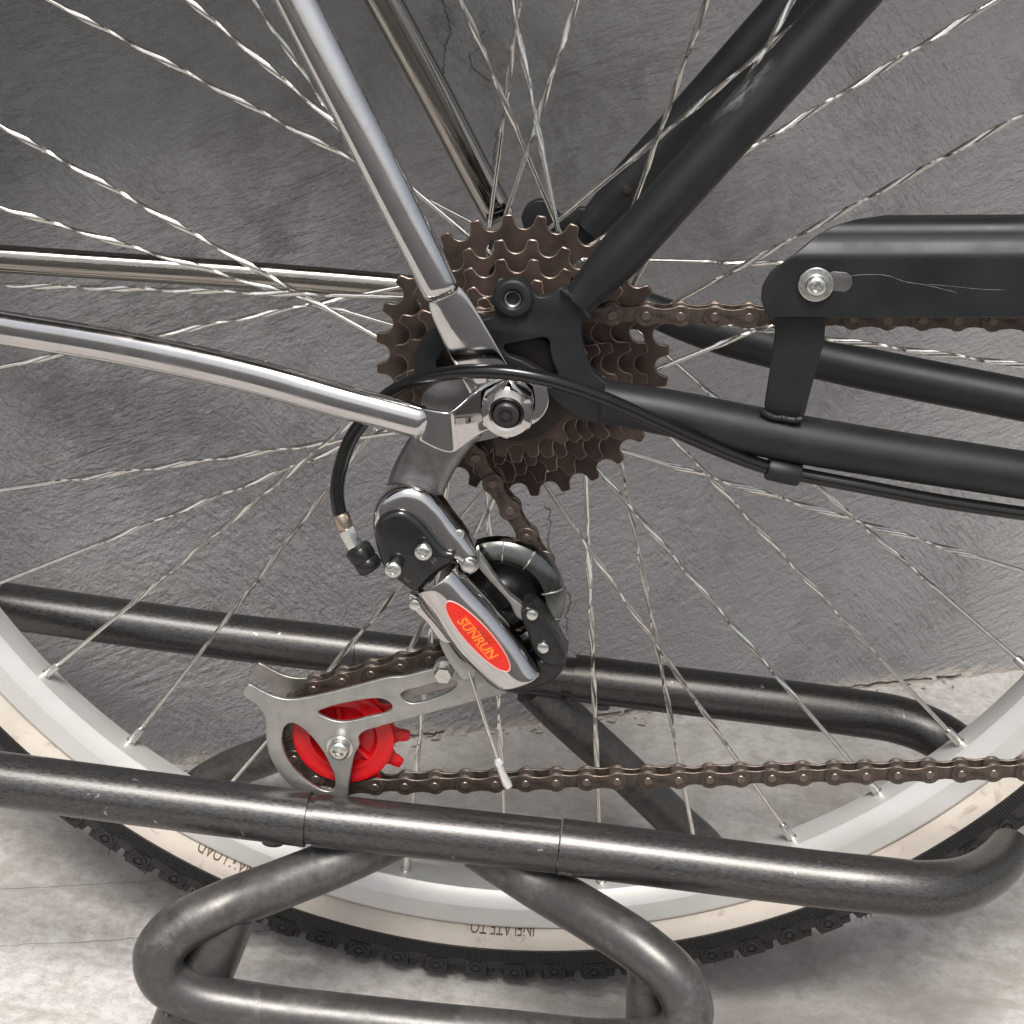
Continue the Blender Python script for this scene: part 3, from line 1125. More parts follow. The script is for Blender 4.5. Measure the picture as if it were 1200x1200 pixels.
sme, SL = spoke_mesh()
sme.materials.append(M['spoke'])
V, Fc = tube_data([(0, 0, -9.5), (0, 0, -8.8), (0, 0, -1.4), (0, 0, -0.9), (0, 0, 2)], [1.6, 1.95, 2.05, 2.5, 2.5], 12)
nme = mesh_from('nipple', V, Fc, angle=40)
nme.materials.append(M['zinc'])
for k in range(36):
    dn, dh = FIX.get(k, (0, 0))
    drv = k % 2 == 0
    di = 1 if ((k + 2) // 2) % 2 == 0 else -1
    an = radians(222.09 + 10 * k + dn)
    ah = radians(222.09 + 10 * k + di * 53.64 + dh)
    inner = 1.8 if di > 0 else -1.8
    A = Vector((28.4 * cos(ah), (-18.6 if drv else 38.7) + inner, 28.4 * sin(ah)))
    B = Vector((266.6 * cos(an), YR + (-2 if drv else 2), 266.6 * sin(an)))
    lo_, hi_ = 0.8, 1.3                      # run the spoke on to the rim bed
    for _ in range(30):
        md_ = (lo_ + hi_) / 2
        q_ = A.lerp(B, md_)
        if hypot(q_.x - WC[0], q_.z - WC[1]) < RN - 0.4:
            lo_ = md_
        else:
            hi_ = md_
    yb = B.y
    B = A.lerp(B, lo_)
    B.y = yb
    q = (B - A).to_track_quat('Z', 'Y')
    mw = Matrix.Translation(A * S) @ q.to_matrix().to_4x4() @ Matrix.Rotation(random.random() * 6, 4, 'Z') @ Matrix.Diagonal((1, 1, (B - A).length / SL, 1))
    add('spoke', sme, rim, None, mw)
    mw = Matrix.Translation(B * S) @ q.to_matrix().to_4x4() @ Matrix.Rotation(random.random() * 6, 4, 'Z')
    add('nipple', nme, rim, None, mw)

# ---- freewheel
COGS = [(28, -22.0), (24, -28.0), (21, -34.0), (18, -40.0), (16, -46.0), (14, -52.0)]
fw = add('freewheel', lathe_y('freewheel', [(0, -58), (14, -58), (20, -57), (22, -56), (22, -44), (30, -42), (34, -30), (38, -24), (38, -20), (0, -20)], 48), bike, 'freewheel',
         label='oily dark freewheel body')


def pitch_r(n):
    return 12.7 / (2 * sin(pi / n))


def cog_outline(n, ph, tip=1.9, rr=4.05):
    R = pitch_r(n)
    pts = []
    for i in range(n):
        a0 = 2 * pi * i / n + ph
        c = Vector((R, 0))
        loc = []
        for t in (-84, -60, -36, -12, 12, 36, 60, 84):      # seat of the roller
            an = radians(180 + t)
            loc.append(Vector((R + 0.25 + rr * cos(an), rr * sin(an))))
        loc.sort(key=lambda p: p.y)
        half = pi / n
        tipw = 2.0
        Rt = R + tip
        tA = Vector((Rt * cos(half) + (tipw - 0.55) * sin(half), Rt * sin(half) - (tipw - 0.55) * cos(half)))
        tA0 = Vector(((Rt - 0.7) * cos(half) + tipw * sin(half), (Rt - 0.7) * sin(half) - tipw * cos(half)))
        tB = Vector((tA.x, -tA.y))
        tB0 = Vector((tA0.x, -tA0.y))
        for p in [tB, tB0] + loc + [tA0, tA]:
            pts.append((p.x * cos(a0) - p.y * sin(a0), p.x * sin(a0) + p.y * cos(a0)))
    return pts


for i, (n, y) in enumerate(COGS):
    Rp = pitch_r(n)
    holes = [circ(0, 0, min(20, Rp * 0.55), 32)]
    if n >= 24:
        nh = 8
        for k in range(nh):
            a = 2 * pi * k / nh + 0.3
            rc = Rp - 11.5
            holes.append(circ(rc * cos(a), rc * sin(a), 4.3, 14))
    me = plate_mesh('sprocket', cog_outline(n, radians(4 + i * 3.1)), y - 1.0, 2.0, holes, bevel=0.30, smooth=False, res=0, edge_mat=True)
    add('sprocket', me, fw, ['rust_brown', 'rust_edge'])

# ---- chain
G2 = P(586, 704, -66)
T2 = P(399, 874, -68)
cG, cT = Vector((G2.x, G2.z)), Vector((T2.x, T2.z))
rG, rT, rC = pitch_r(10), pitch_r(12), pitch_r(14)
u1, u2 = P(797, 384.6, -52), P(1190, 384, -51)
PU = Vector((u1.x, u1.z)) + (Vector((u2.x, u2.z)) - Vector((u1.x, u1.z))).normalized() * 330
l1, l2 = P(779, 927.3, -54), P(1174, 908.3, -51)
PL = Vector((l1.x, l1.z)) + (Vector((l2.x, l2.z)) - Vector((l1.x, l1.z))).normalized() * 330
nodes = [(PU, 0, 0), (Vector((0, 0)), rC, 1), (cG, rG, -1), (cT, rT, 1), (PL, 0, 0)]
segs = []
for (c1, r1, s1), (c2, r2, s2) in zip(nodes[:-1], nodes[1:]):
    Dv = c2 - c1
    kk = s2 * r2 - s1 * r1
    L = sqrt(Dv.length_squared - kk * kk)
    ang = atan2(Dv.y, Dv.x) - atan2(kk, L)
    d = Vector((cos(ang), sin(ang)))
    nn = Vector((-d.y, d.x))
    segs.append((c1 - nn * (s1 * r1), c2 - nn * (s2 * r2)))
path = []
for i, (a, b) in enumerate(segs):
    for k in range(400):
        path.append(a + (b - a) * (k / 400))
    if i + 1 < len(segs):
        c, r, s = nodes[i + 1]
        a0 = atan2(b.y - c.y, b.x - c.x)
        e = segs[i + 1][0]
        a1 = atan2(e.y - c.y, e.x - c.x)
        if s > 0:
            while a1 < a0:
                a1 += 2 * pi
        else:
            while a1 > a0:
                a1 -= 2 * pi
        for k in range(300):
            an = a0 + (a1 - a0) * k / 300
            path.append(c + Vector((cos(an), sin(an))) * r)
path.append(segs[-1][1])


def chain_y(p):
    """Sideways run of the chain: small sprocket, guide wheel, tension wheel, chainring."""
    if p.y > -45:
        return -52 + max(0, p.x) * 0.004
    if p.y > -105 and p.x < 60:
        t = min(1, max(0, (-p.y - 45) / 40))
        return -52 - 5 * t
    return -57 + max(0, p.x + 50) * 0.012


# walk pins; phase so that one pin falls on the pin seen at (797, 384.6)
start = PU - (PU - Vector((u1.x, u1.z))) * 0
dist0 = (PU - Vector((u1.x, u1.z))).length % 25.4
pins = []
cur = path[0] + (path[1] - path[0]).normalized() * dist0
j = 0
while (path[j + 1] - path[0]).length < dist0:
    j += 1
pins.append(cur)
while True:
    found = False
    while j < len(path) - 1:
        a, b = path[j], path[j + 1]
        if (b - cur).length >= 12.7:
            lo, hi = 0.0, 1.0
            for _ in range(24):
                mid = (lo + hi) / 2
                if (a + (b - a) * mid - cur).length < 12.7:
                    lo = mid
                else:
                    hi = mid
            cur = a + (b - a) * hi
            found = True
            break
        j += 1
    if not found:
        break
    pins.append(cur)


def link_mesh(name, inner):
    V, Fc, mi = [], [], []

    def oval(y0, y1, Rr, waist):
        ring = []
        for k in range(13):
            a = radians(52 + (308 - 52) * k / 12)
            ring.append((-6.35 + Rr * cos(a), Rr * sin(a)))
        ring2 = [(-2.2, -waist - 0.25), (0, -waist), (2.2, -waist - 0.25)]
        ring3 = [(-x, -z) for x, z in ring]
        ring4 = [(2.2, waist + 0.25), (0, waist), (-2.2, waist + 0.25)]
        pts = ring + ring2 + ring3 + ring4
        n = len(pts)
        b = len(V)
        ch = 0.22
        for yy, f in ((y0, 0.93), (y0 + ch, 1.0), (y1 - ch, 1.0), (y1, 0.93)):
            for x, z in pts:
                cx = -6.35 if x < -2.5 else (6.35 if x > 2.5 else x)
                V.append((cx + (x - cx) * f, yy, z * f))
        for q in range(3):
            for k in range(n):
                Fc.append((b + q * n + k, b + q * n + (k + 1) % n, b + (q + 1) * n + (k + 1) % n, b + (q + 1) * n + k))
                mi.append(0)
        Fc.append(tuple(b + k for k in range(n))[::-1])
        mi.append(0)
        Fc.append(tuple(b + 3 * n + k for k in range(n)))
        mi.append(0)

    def cyl(x, y0, y1, r, m=1, n=14, ch=0.0):
        b = len(V)
        for yy, rr in ((y0, r - ch), (y0 + ch, r), (y1 - ch, r), (y1, r - ch)):
            for k in range(n):
                a = 2 * pi * k / n
                V.append((x + rr * cos(a), yy, rr * sin(a)))
        for q in range(3):
            for k in range(n):
                Fc.append((b + q * n + k, b + q * n + (k + 1) % n, b + (q + 1) * n + (k + 1) % n, b + (q + 1) * n + k))
                mi.append(m)
        Fc.append(tuple(b + k for k in range(n))[::-1])
        mi.append(m)
        Fc.append(tuple(b + 3 * n + k for k in range(n)))
        mi.append(m)
    if inner:
        oval(-2.55, -1.55, 4.15, 2.75)
        oval(1.55, 2.55, 4.15, 2.75)
        for x in (-6.35, 6.35):
            cyl(x, -1.5, 1.5, 3.85, 1)
    else:
        oval(-3.65, -2.62, 4.2, 2.8)
        oval(2.62, 3.65, 4.2, 2.8)
        for x in (-6.35, 6.35):
            cyl(x, -4.25, 4.25, 1.85, 1, ch=0.25)
            ringb = len(V)
    me = mesh_from(name, V, Fc, mi, angle=32)
    bm = bmesh.new()
    bm.from_mesh(me)
    bmesh.ops.recalc_face_normals(bm, faces=bm.faces)
    if not inner:
        t = text_mesh('stamp', 'KMC', 2.5, 0.06, (0, -3.66, -0.05), (1, 0, 0), (0, 0, 1), (0, -1, 0), bold=0.0)
        t.polygons.foreach_set('material_index', [2] * len(t.polygons))
        bm.from_mesh(t)
    bm.to_mesh(me)
    bm.free()
    finish(me, 32)
    for k in (['chain', 'chain_pin'] if inner else ['chain', 'chain_pin', 'freewheel']):
        me.materials.append(M[k])
    return me


olm, ilm = link_mesh('outer_link', False), link_mesh('inner_link', True)
# the chain's bushings are the parent mesh, every link a child
V, Fc = [], []
P3 = [Vector((p.x, chain_y(p), p.y)) for p in pins]
for p in P3:
    v, f = tube_data([p + Vector((0, -2.7, 0)), p + Vector((0, 2.7, 0))], 2.3, 10, off=len(V))
    V += v
    Fc += f
chain = add('chain', mesh_from('chain', V, Fc), bike, 'chain', label='browned bicycle chain')
for i in range(len(P3) - 1):
    a, b = P3[i], P3[i + 1]
    ex = (b - a).normalized()
    if ex.x < -0.35:
        ex = -ex                     # keep the stamping upright on the straight runs
    ey = Vector((0, 1, 0))
    ez = ex.cross(ey).normalized()
    ey = ez.cross(ex).normalized()
    mw = Matrix.Translation((a + b) / 2 * S) @ Matrix((ex, ey, ez)).transposed().to_4x4()
    outer = i % 2 == 0
    add('outer_link' if outer else 'inner_link', olm if outer else ilm, chain, None, mw)

# ---- frame
def stay_path(px, ys, ext=0):
    pts = [P(u, v, y) for (u, v), y in zip(px, ys)]
    if ext:
        pts.append(pts[-1] + (pts[-1] - pts[-2]).normalized() * ext)
    return pts


cs = stay_path([(706, 470), (740, 476), (790, 485), (850, 498), (960, 519), (1200, 557)], [-62, -62, -61.5, -60.5, -58, -51], 260)

def frame_tube(name, pts, r0, r1, grow, label=None):
    pth = catmull(pts, 6)
    acc, rad = 0.0, []
    for i, p in enumerate(pth):
        if i:
            acc += (p - pth[i - 1]).length
        t = min(1.0, acc / grow)
        t = t * t * (3 - 2 * t)
        rad.append(r0 + (r1 - r0) * t)
    o = tube(name, pth, rad, bike, 'frame', 28)
    if label:
        o['label'] = label
    return o


near_cs = frame_tube('chainstay', cs, 8.4, 9.3, 50)
ss = stay_path([(678, 352), (695, 333), (740, 284), (850, 162), (995, 0)], [-62.5, -62.5, -62, -60.5, -58], 230)
near_ss = frame_tube('seatstay', ss, 6.6, 8.9, 26)
csf = [Vector((p.x, -p.y, p.z)) for p in cs]
far_px = stay_path([(735, 352), (800, 377), (960, 420), (1200, 469)], [60, 59.5, 57, 50], 260)
far_cs = frame_tube('chainstay', far_px, 6.8, 9.3, 50)
ssf = stay_path([(690, 268), (712, 244), (760, 190), (928, 0)], [62.5, 62.5, 62, 58], 230)
far_ss = frame_tube('seatstay', ssf, 7.2, 8.9, 26)
# drilled eyelet in the far seat stay
eh = P(735, 222, 62) + (CAM - P(735, 222, 62)).normalized() * 8.6
dome_screw('eyelet_hole', eh, 2.2, 0.4, far_ss, 'freewheel', axis=(CAM - eh).normalized(), cross=False)

C5 = (480, 300, 5.0)
drop_out = crop([(500, 345), (480, 250), (520, 165), (605, 130), (690, 165), (725, 215), (760, 240), (830, 225), (880, 185), (960, 210), (1050, 330), (1005, 400), (1008, 480), (1035, 610), (1075, 680),
                 (1115, 715), (1180, 770), (1230, 850), (1180, 965), (1060, 975), (900, 890), (800, 805), (700, 790), (640, 900), (540, 960), (420, 930), (250, 900), (130, 890), (60, 790), (25, 660), (35, 560), (80, 480), (160, 430), (300, 390), (430, 372)], *C5)
cut1 = crop([(562, 522), (600, 514), (700, 494), (790, 480), (814, 492), (822, 545), (838, 620), (864, 700), (850, 716), (760, 670), (660, 615), (570, 575), (552, 545)], *C5)
slot = crop([(200, 560), (300, 540), (420, 600), (560, 690), (640, 760), (560, 830), (400, 790), (250, 760), (170, 690), (160, 610)], *C5)
near_do = plate('dropout', drop_out, -65, 5, bike, 'frame', [cut1, slot], bevel=0.7, n=5)
near_do['label'] = 'matt black steel dropout plate'
ec = P(601, 350, -67)
add('eyelet_boss', plate_mesh('eyelet_boss', circ(ec.x, ec.z, 7.4), -68.0, 8, [circ(ec.x, ec.z, 3.1, 24)], bevel=1.6, res=4, smooth=False), near_do, 'frame')
add('eyelet_thread', lathe_y('eyelet_thread', [(3.1, -67.4), (2.5, -67.0), (2.6, -62)], 24, (ec.x, ec.z)), near_do, 'hanger')
far_out = [(p[0], p[1]) for p in xz(drop_out, -65)]
add('dropout', plate_mesh('dropout', far_out, 60, 5, [circ(0, 0, 5.2, 20)], bevel=0.6, n=3), bike, 'frame')
# ---- chain guard and bracket
br = plate('guard_bracket', [(908, 366), (968, 368), (966, 400), (955, 440), (943, 486), (938, 492), (897, 484), (896, 476), (903, 430), (908, 395)], -64.5, 3, bike, 'frame', bevel=0.5, smooth=False)
def bead(px, y, parent, r=1.3):
    pp = catmull([P(u, v, y) for u, v in px], 8)
    tube('weld_bead', pp, [r * random.uniform(0.9, 1.12) for _ in pp], parent, 'frame', 10)


bead([(893, 481), (900, 486), (908, 489), (918, 490), (930, 492), (940, 491)], -66.0, br, 1.2)
bead([(658, 339), (668, 346), (680, 358), (690, 372)], -67.2, near_do, 1.2)
GY = -70.0


def guard():
    secs = []
    # height stations along the cover: section follows a pressed profile, clipped at the rounded end
    left = [(895, 330), (897, 318), (905, 302), (918, 290), (940, 276), (975, 254), (985, 252)]
    z_of = lambda v, y: P(1050, v, y).z
    z_bot = P(1050, 372, GY).z
    z_l0 = P(1050, 299, GY).z            # ledge starts
    z_l1 = z_l0 + 1.0
    z_up = P(1050, 270, GY + 3).z
    prof = [(GY + 0.8, z_bot - 0.6), (GY, z_bot), (GY, z_l0), (GY + 0.6, z_l0 + 1.0), (GY + 1.9, z_l0 + 3.6), (GY + 3.0, z_l0 + 4.6), (GY + 3.2, z_up - 1), (GY + 4.6, z_up + 1.8), (GY + 8, z_up + 3.2),
            (GY + 15, z_up + 3.0)]
    # left limit x for each height on the front face
    ed = [P(u, v, GY) for u, v in ((932, 374), (912, 367), (900, 352), (894, 334), (896, 318), (906, 302))]
    ed2 = [P(u, v, GY + 3) for u, v in ((914, 294), (945, 274), (972, 258), (984, 253))]
    tab = [(p.z, p.x) for p in ed] + [(p.z, p.x) for p in ed2]
    tab.sort()

    def xl(z):
        if z <= tab[0][0]:
            return tab[0][1]
        for (z0, x0), (z1, x1) in zip(tab[:-1], tab[1:]):
            if z0 <= z <= z1:
                return x0 + (x1 - x0) * (z - z0) / (z1 - z0 + 1e-9)
        return tab[-1][1]
    # refine the profile
    fine = []
    for (a, b) in zip(prof[:-1], prof[1:]):
        n = max(1, int(hypot(b[0] - a[0], b[1] - a[1]) / 1.6))
        for k in range(n):
            fine.append((a[0] + (b[0] - a[0]) * k / n, a[1] + (b[1] - a[1]) * k / n))
    fine.append(prof[-1])
    xr = 330.0
    NX = 30
    V, Fc = [], []
    drop = (P(1200, 375, GY).z - P(960, 375, GY).z) / (P(1200, 375, GY).x - P(960, 375, GY).x)
    x_ref = P(1050, 330, GY).x
    for (y, z) in fine:
        x0 = xl(z) + max(0.0, y - GY - 4) * 1.6
        for k in range(NX + 1):
            x = x0 + (xr - x0) * (k / NX) ** 1.6
            V.append((x, y, z + drop * (x - x_ref)))
    n = NX + 1
    for i in range(len(fine) - 1):
        for k in range(NX):
            Fc.append((i * n + k, i * n + k + 1, (i + 1) * n + k + 1, (i + 1) * n + k))
    me = mesh_from('chain_guard', V, Fc, angle=50)
    bm = bmesh.new()
    bm.from_mesh(me)
    bmesh.ops.recalc_face_normals(bm, faces=bm.faces)
    bm.to_mesh(me)
    bm.free()
    finish(me, 50)
    return me


cg = add('chain_guard', guard(), bike, 'frame', label='matt black pressed steel chain guard with stepped face')
md = cg.modifiers.new('thickness', 'SOLIDIFY')
md.thickness = 1.1 * S
md.offset = -1
sc = P(956, 333, GY - 1)
add('washer', plate_mesh('washer', circ(sc.x, sc.z, 6.3), GY - 2.0, 1.4, bevel=0.35, smooth=False), cg, 'zinc')
dome_screw('screw', Vector((sc.x, GY - 2.0, sc.z)), 3.9, 3.4, cg, 'zinc')
# slot beside the washer: a sunk rounded plate of bare bracket steel with its rim
sl = P(983, 330, GY)
slot_o = [(sl.x + 3.2 * cos(a) + (1.6 if cos(a) > 0 else -1.6), sl.z + 3.6 * sin(a)) for a in [2 * pi * k / 24 for k in range(24)]]
add('slot', plate_mesh('slot', slot_o, GY - 0.12, 0.6, bevel=0.1, smooth=False), cg, 'hanger')


def scratch(px, y, parent, w=0.25):
    pts = [P(u, v, y) for u, v in px]
    pts = catmull(pts, 6)
    ribbon('scratch', pts, w, Vector((0, -1, 0)), parent, 'scratch')


scratch([(992, 324), (1010, 322), (1040, 323), (1060, 330), (1085, 334), (1110, 340), (1122, 343)], GY - 0.08, cg, 0.15)
scratch([(1088, 333), (1120, 336), (1150, 339), (1180, 340)], GY - 0.08, cg, 0.11)

# ---- mudguard stays: chromed oval tubes with flattened ends
def stay_tube(name, pts, w0, w1, t, mat, label=None):
    """Oval section whose broad side stays parallel to the wheel."""
    pth = catmull(pts, 10)
    n = len(pth)
    V, Fc = [], []
    seg = 36
    for i, p in enumerate(pth):
        T = (pth[min(i + 1, n - 1)] - pth[max(i - 1, 0)]).normalized()
        Y = Vector((0, -1, 0))
        Y = (Y - T * Y.dot(T)).normalized()
        Wd = T.cross(Y)
        f = i / (n - 1)
        w = (w0 + (w1 - w0) * f) * (0.72 + 0.28 * sqrt(min(1.0, f * 22)))
        tt = 0.7 + (t - 0.7) * sqrt(min(1.0, f * 16))
        for k in range(seg):
            a = 2 * pi * k / seg
            ca, sa = cos(a), sin(a)
            x = math.copysign(abs(ca) ** 0.82, ca) * w
            # front is a soft roof with a crease, back is flatter
            y = (abs(sa) ** 0.95) * tt * (1.0 if sa > 0 else 0.5)
            y = y if sa > 0 else -y
            V.append(p + Wd * x + Y * y)
    for i in range(n - 1):
        for k in range(seg):
            Fc.append((i * seg + k, i * seg + (k + 1) % seg, (i + 1) * seg + (k + 1) % seg, (i + 1) * seg + k))
    Fc.append(tuple(range(seg))[::-1])
    Fc.append(tuple((n - 1) * seg + k for k in range(seg)))
    me = mesh_from(name, V, Fc, angle=60)
    bm = bmesh.new()
    bm.from_mesh(me)
    bmesh.ops.recalc_face_normals(bm, faces=bm.faces)
    bm.to_mesh(me)
    bm.free()
    finish(me, 60)
    return add(name, me, bike, mat, label=label)


up_pts = [P(521, 350, -77), P(500, 305, -77.5), P(470, 245, -77), P(418, 140, -75), P(347, 0, -70)]
up_pts.append(up_pts[-1] + (up_pts[-1] - up_pts[-2]).normalized() * 175)
st1 = stay_tube('mudguard_stay', up_pts, 6.9, 7.9, 5.6, 'chrome', 'chromed upper mudguard stay on the drive side')
lo_pts = [P(506, 498, -84), P(470, 488, -84.5), P(395, 468, -83), P(300, 441, -80), P(150, 408, -74), P(0, 383, -67)]
lo_pts.append(lo_pts[-1] + (lo_pts[-1] - lo_pts[-2]).normalized() * 110)
st2 = stay_tube('mudguard_stay', lo_pts, 6.4, 6.9, 5.2, 'chrome', 'chromed lower mudguard stay on the drive side')
# flattened tab of the upper stay
tabL = [(506, 348), (501, 358), (516, 392), (534, 428), (551, 462), (562, 484)]
tabR = [(534, 334), (545, 341), (570, 384), (590, 420), (606, 447), (612, 466)]
secs = []
for i, (a, b) in enumerate(zip(tabL, tabR)):
    y = [-76.5, -76.2, -75.6, -74.4, -72.6, -72.0, -72.0][i]
    A, B = P(*a, y), P(*b, y)
    row = []
    for t in (0.0, 0.06, 0.5, 0.94, 1.0):
        row.append(A.lerp(B, t) + Vector((0, {0.0: 0.6, 0.06: -0.2, 0.5: -1.6, 0.94: -0.2, 1.0: 0.6}[t], 0)))
    secs.append(row)
loft('flattened_tab', secs, st1, 'chrome', 2.0, 2)
# joggled tab of the lower stay, bent back towards the axle
top_e = [(494, 477, -86), (503, 479, -87), (520, 482, -88), (526, 483, -88), (531, 480, -86), (547, 466, -79), (562, 452, -75.5), (572, 446, -74.8), (600, 440, -74.5)]
bot_e = [(490, 515, -86), (500, 520, -87), (518, 529, -88), (529, 531, -88), (535, 528, -86), (552, 515, -79), (566, 505, -75.5), (577, 503, -74.8), (602, 505, -74.5)]
secs = []
for a, b in zip(top_e, bot_e):
    A, B = P(*a), P(*b)
    secs.append([A.lerp(B, t) for t in (0, 0.05, 0.35, 0.65, 0.95, 1)])
loft('flattened_tab', secs, st2, 'chrome_bright', 2.0, 2)
# far side stays
fu = [P(588, 258, 77), P(560, 206, 77), P(512, 114, 75), P(450, 0, 71)]
fu.append(fu[-1] + (fu[-1] - fu[-2]).normalized() * 175)
stay_tube('mudguard_stay', fu, 7.2, 7.6, 5.2, 'chrome_far', 'chromed upper mudguard stay on the wall side, brownish reflection in its colour')
fl = [P(600, 352, 84), P(470, 337, 83), P(300, 323, 80), P(150, 313, 75), P(0, 303, 69)]
fl.append(fl[-1] + (fl[-1] - fl[-2]).normalized() * 110)
stay_tube('mudguard_stay', fl, 6.2, 6.6, 5.2, 'chrome_far', 'chromed lower mudguard stay on the wall side, brownish reflection in its colour')
# mudguard over the wheel, above and behind
mg = [(328, -30), (333, -29), (342, -22), (347, -11), (348.5, 0), (347, 11), (342, 22), (333, 29), (328, 30), (331, 28), (340, 21), (345, 10.5), (346.5, 0), (345, -10.5), (340, -21), (331, -28)]
add('mudguard', lathe_y('mudguard', [(r + 4, y + YR) for r, y in mg], 60, WC, closed=True, a0=radians(52), a1=radians(196)), bike, 'frame')

# ---- axle, washers, nut
ax = add('axle', lathe_y('axle', [(0, -89.2), (1.6, -89.2), (1.7, -88.6), (2.4, -88.6), (2.6, -89.3), (3.9, -89.3), (4.7, -88.6), (4.75, -60), (4.75, 80), (0, 80)], 32), bike, 'axle_dark')
ws = add('washer', plate_mesh('washer', circ(2.6, 1.6, 11.8), -72.8, 2.0, [circ(0, 0, 5, 24)], bevel=0.5, smooth=False), ax, 'chrome_bright')
add('washer', plate_mesh('washer', circ(0, 0, 8.6), -78.2, 2.6, [circ(0, 0, 5, 24)], bevel=0.9, smooth=False), ax, 'zinc')


def nut_mesh():
    V, Fc = [], []
    n = 48
    ph = radians(34)
    af = 9.1

    def hexr(a):
        k = (a - ph) % (pi / 3) - pi / 6
        return af / cos(k)
    rows = [(-78.0, lambda a: hexr(a)), (-84.6, lambda a: hexr(a)), (-85.7, lambda a: min(hexr(a), af + 0.95)), (-86.3, lambda a: min(hexr(a), af + 0.1)), (-86.7, lambda a: 7.2),
            (-86.9, lambda a: 6.6), (-86.4, lambda a: 5.4), (-85.0, lambda a: 4.8)]
    for y, fn in rows:
        for k in range(n):
            a = 2 * pi * k / n
            r = fn(a)
            V.append((r * cos(a), y, r * sin(a)))
    for i in range(len(rows) - 1):
        for k in range(n):
            Fc.append((i * n + k, i * n + (k + 1) % n, (i + 1) * n + (k + 1) % n, (i + 1) * n + k))
    me = mesh_from('axle_nut', V, Fc, angle=28)
    bm = bmesh.new()
    bm.from_mesh(me)
    bmesh.ops.recalc_face_normals(bm, faces=bm.faces)
    bm.to_mesh(me)
    bm.free()
    finish(me, 28)
    return me


add('axle_nut', nut_mesh(), ax, 'chrome_bright')

# ---- derailleur hanger
C6 = (370, 400, 4.8)
hl = crop([(640, 420), (560, 500), (500, 590), (445, 690), (410, 780), (385, 870), (390, 960)], *C6)
hr = crop([(960, 540), (905, 560), (850, 625), (790, 710), (740, 800), (700, 900), (700, 980)], *C6)
secs = []
for i, (a, b) in enumerate(zip(hl, hr)):
    A, B = P(*a, -72), P(*b, -72)
    row = []
    for t, dy in ((0, 3.0), (0.03, 0.6), (0.18, -0.8), (0.5, 0.3), (0.82, -0.8), (0.97, 0.6), (1.0, 3.0)):
        row.append(A.lerp(B, t) + Vector((0, dy, 0)))
    secs.append(row)
hang = loft('derailleur_hanger', secs, bike, 'hanger', 1.2, 2)
hang['label'] = 'curved dark grey steel derailleur hanger'
# claw round the axle
add('hanger_claw', plate_mesh('hanger_claw', xz(crop([(600, 300), (700, 220), (860, 180), (1000, 190), (1110, 250), (1150, 380), (1100, 500), (980, 545), (800, 560), (640, 470)], *C6), -70), -71.5, 3.5,
                            [circ(0, 0, 5.2, 24)], bevel=0.5), hang, 'hanger')

# ---- rear derailleur
C3 = (430, 560, 4.8)
body = plate('rear_derailleur', crop([(22, 250), (45, 165), (105, 95), (205, 58), (310, 80), (400, 155), (480, 260), (560, 360), (612, 450), (622, 530), (580, 570), (520, 520), (470, 500), (300, 650), (240, 640), (150, 590), (70, 480), (35, 360)], *C3),
             -83, 15, bike, 'chrome_bright', bevel=4.6, res=6)
body['label'] = 'chromed rear derailleur with red oval badge'
# black cover with the two limit screws
cover = plate('cover', crop([(38, 300), (70, 235), (130, 195), (200, 190), (280, 235), (350, 310), (400, 375), (440, 410), (492, 428), (478, 478), (380, 560), (275, 650), (215, 620), (160, 570), (105, 535), (60, 430)], *C3),
              -86.5, 9, body, 'black_cover', bevel=2.6, res=5)
for cx, cy in ((135, 480), (303, 382)):
    c = P(*crop([(cx + 22, cy + 12)], *C3)[0], -86.5)
    tube('limit_screw_shank', [c, c + Vector((0, -3.5, 0))], 2.3, body, 'zinc', 14)
    dome_screw('limit_screw', c + Vector((0, -3.0, 0)), 3.4, 2.6, body, 'zinc')
exv = (P(596, 786, -86) - P(525, 707, -86)).normalized()
eyv = Vector((-exv.z, 0, exv.x))
if eyv.z < 0:
    eyv = -eyv
for ch, (cx, cy) in (('H', (378, 468)), ('L', (228, 572))):
    o = P(*crop([(cx, cy)], *C3)[0], -86.6)
    dvec = (P(540, 640, -86) - P(480, 690, -86)).normalized()
    uvec = Vector((-dvec.z, 0, dvec.x))
    add('lettering', text_mesh('lettering', ch, 3.4, 0.1, o, dvec, uvec, (0, -1, 0)), body, 'hanger')

# outer parallelogram link: pressed chrome channel
Lf = [(488, 696), (498, 711), (513, 731), (522, 748), (538, 769), (557, 788), (583, 811)]
Rt = [(531, 668), (549, 690), (571, 712), (589, 735), (608, 760), (624, 785), (633, 795)]
secs = []
for i, (a, b) in enumerate(zip(Lf, Rt)):
    y = -87.6
    A, B = P(*a, y), P(*b, y)
    wv = (B - A).normalized()
    dm = 2.4
    row = [A + Vector((0, 8.5, 0)) + wv * 0.6, A + Vector((0, 1.4, 0)), A + wv * 0.9 + Vector((0, 0.1, 0))]
    for t in (0.2, 0.4, 0.6, 0.8):
        row.append(A.lerp(B, t) + Vector((0, -dm * sin(pi * t) ** 0.7, 0)))
    row += [B - wv * 1.8 + Vector((0, 0.0, 0)), B - wv * 0.2 + Vector((0, 2.4, 0)), B + wv * 0.2 + Vector((0, 9.5, 0))]
    secs.append(row)
lkplate = loft('link_plate', secs, body, 'chrome_bright', 1.0, 2)
# badge
bc = P(560.2, 745.6, -90.2)
bl = (P(596, 786.5, -89) - P(524.5, 706, -89)).length / 2
bw = 4.9


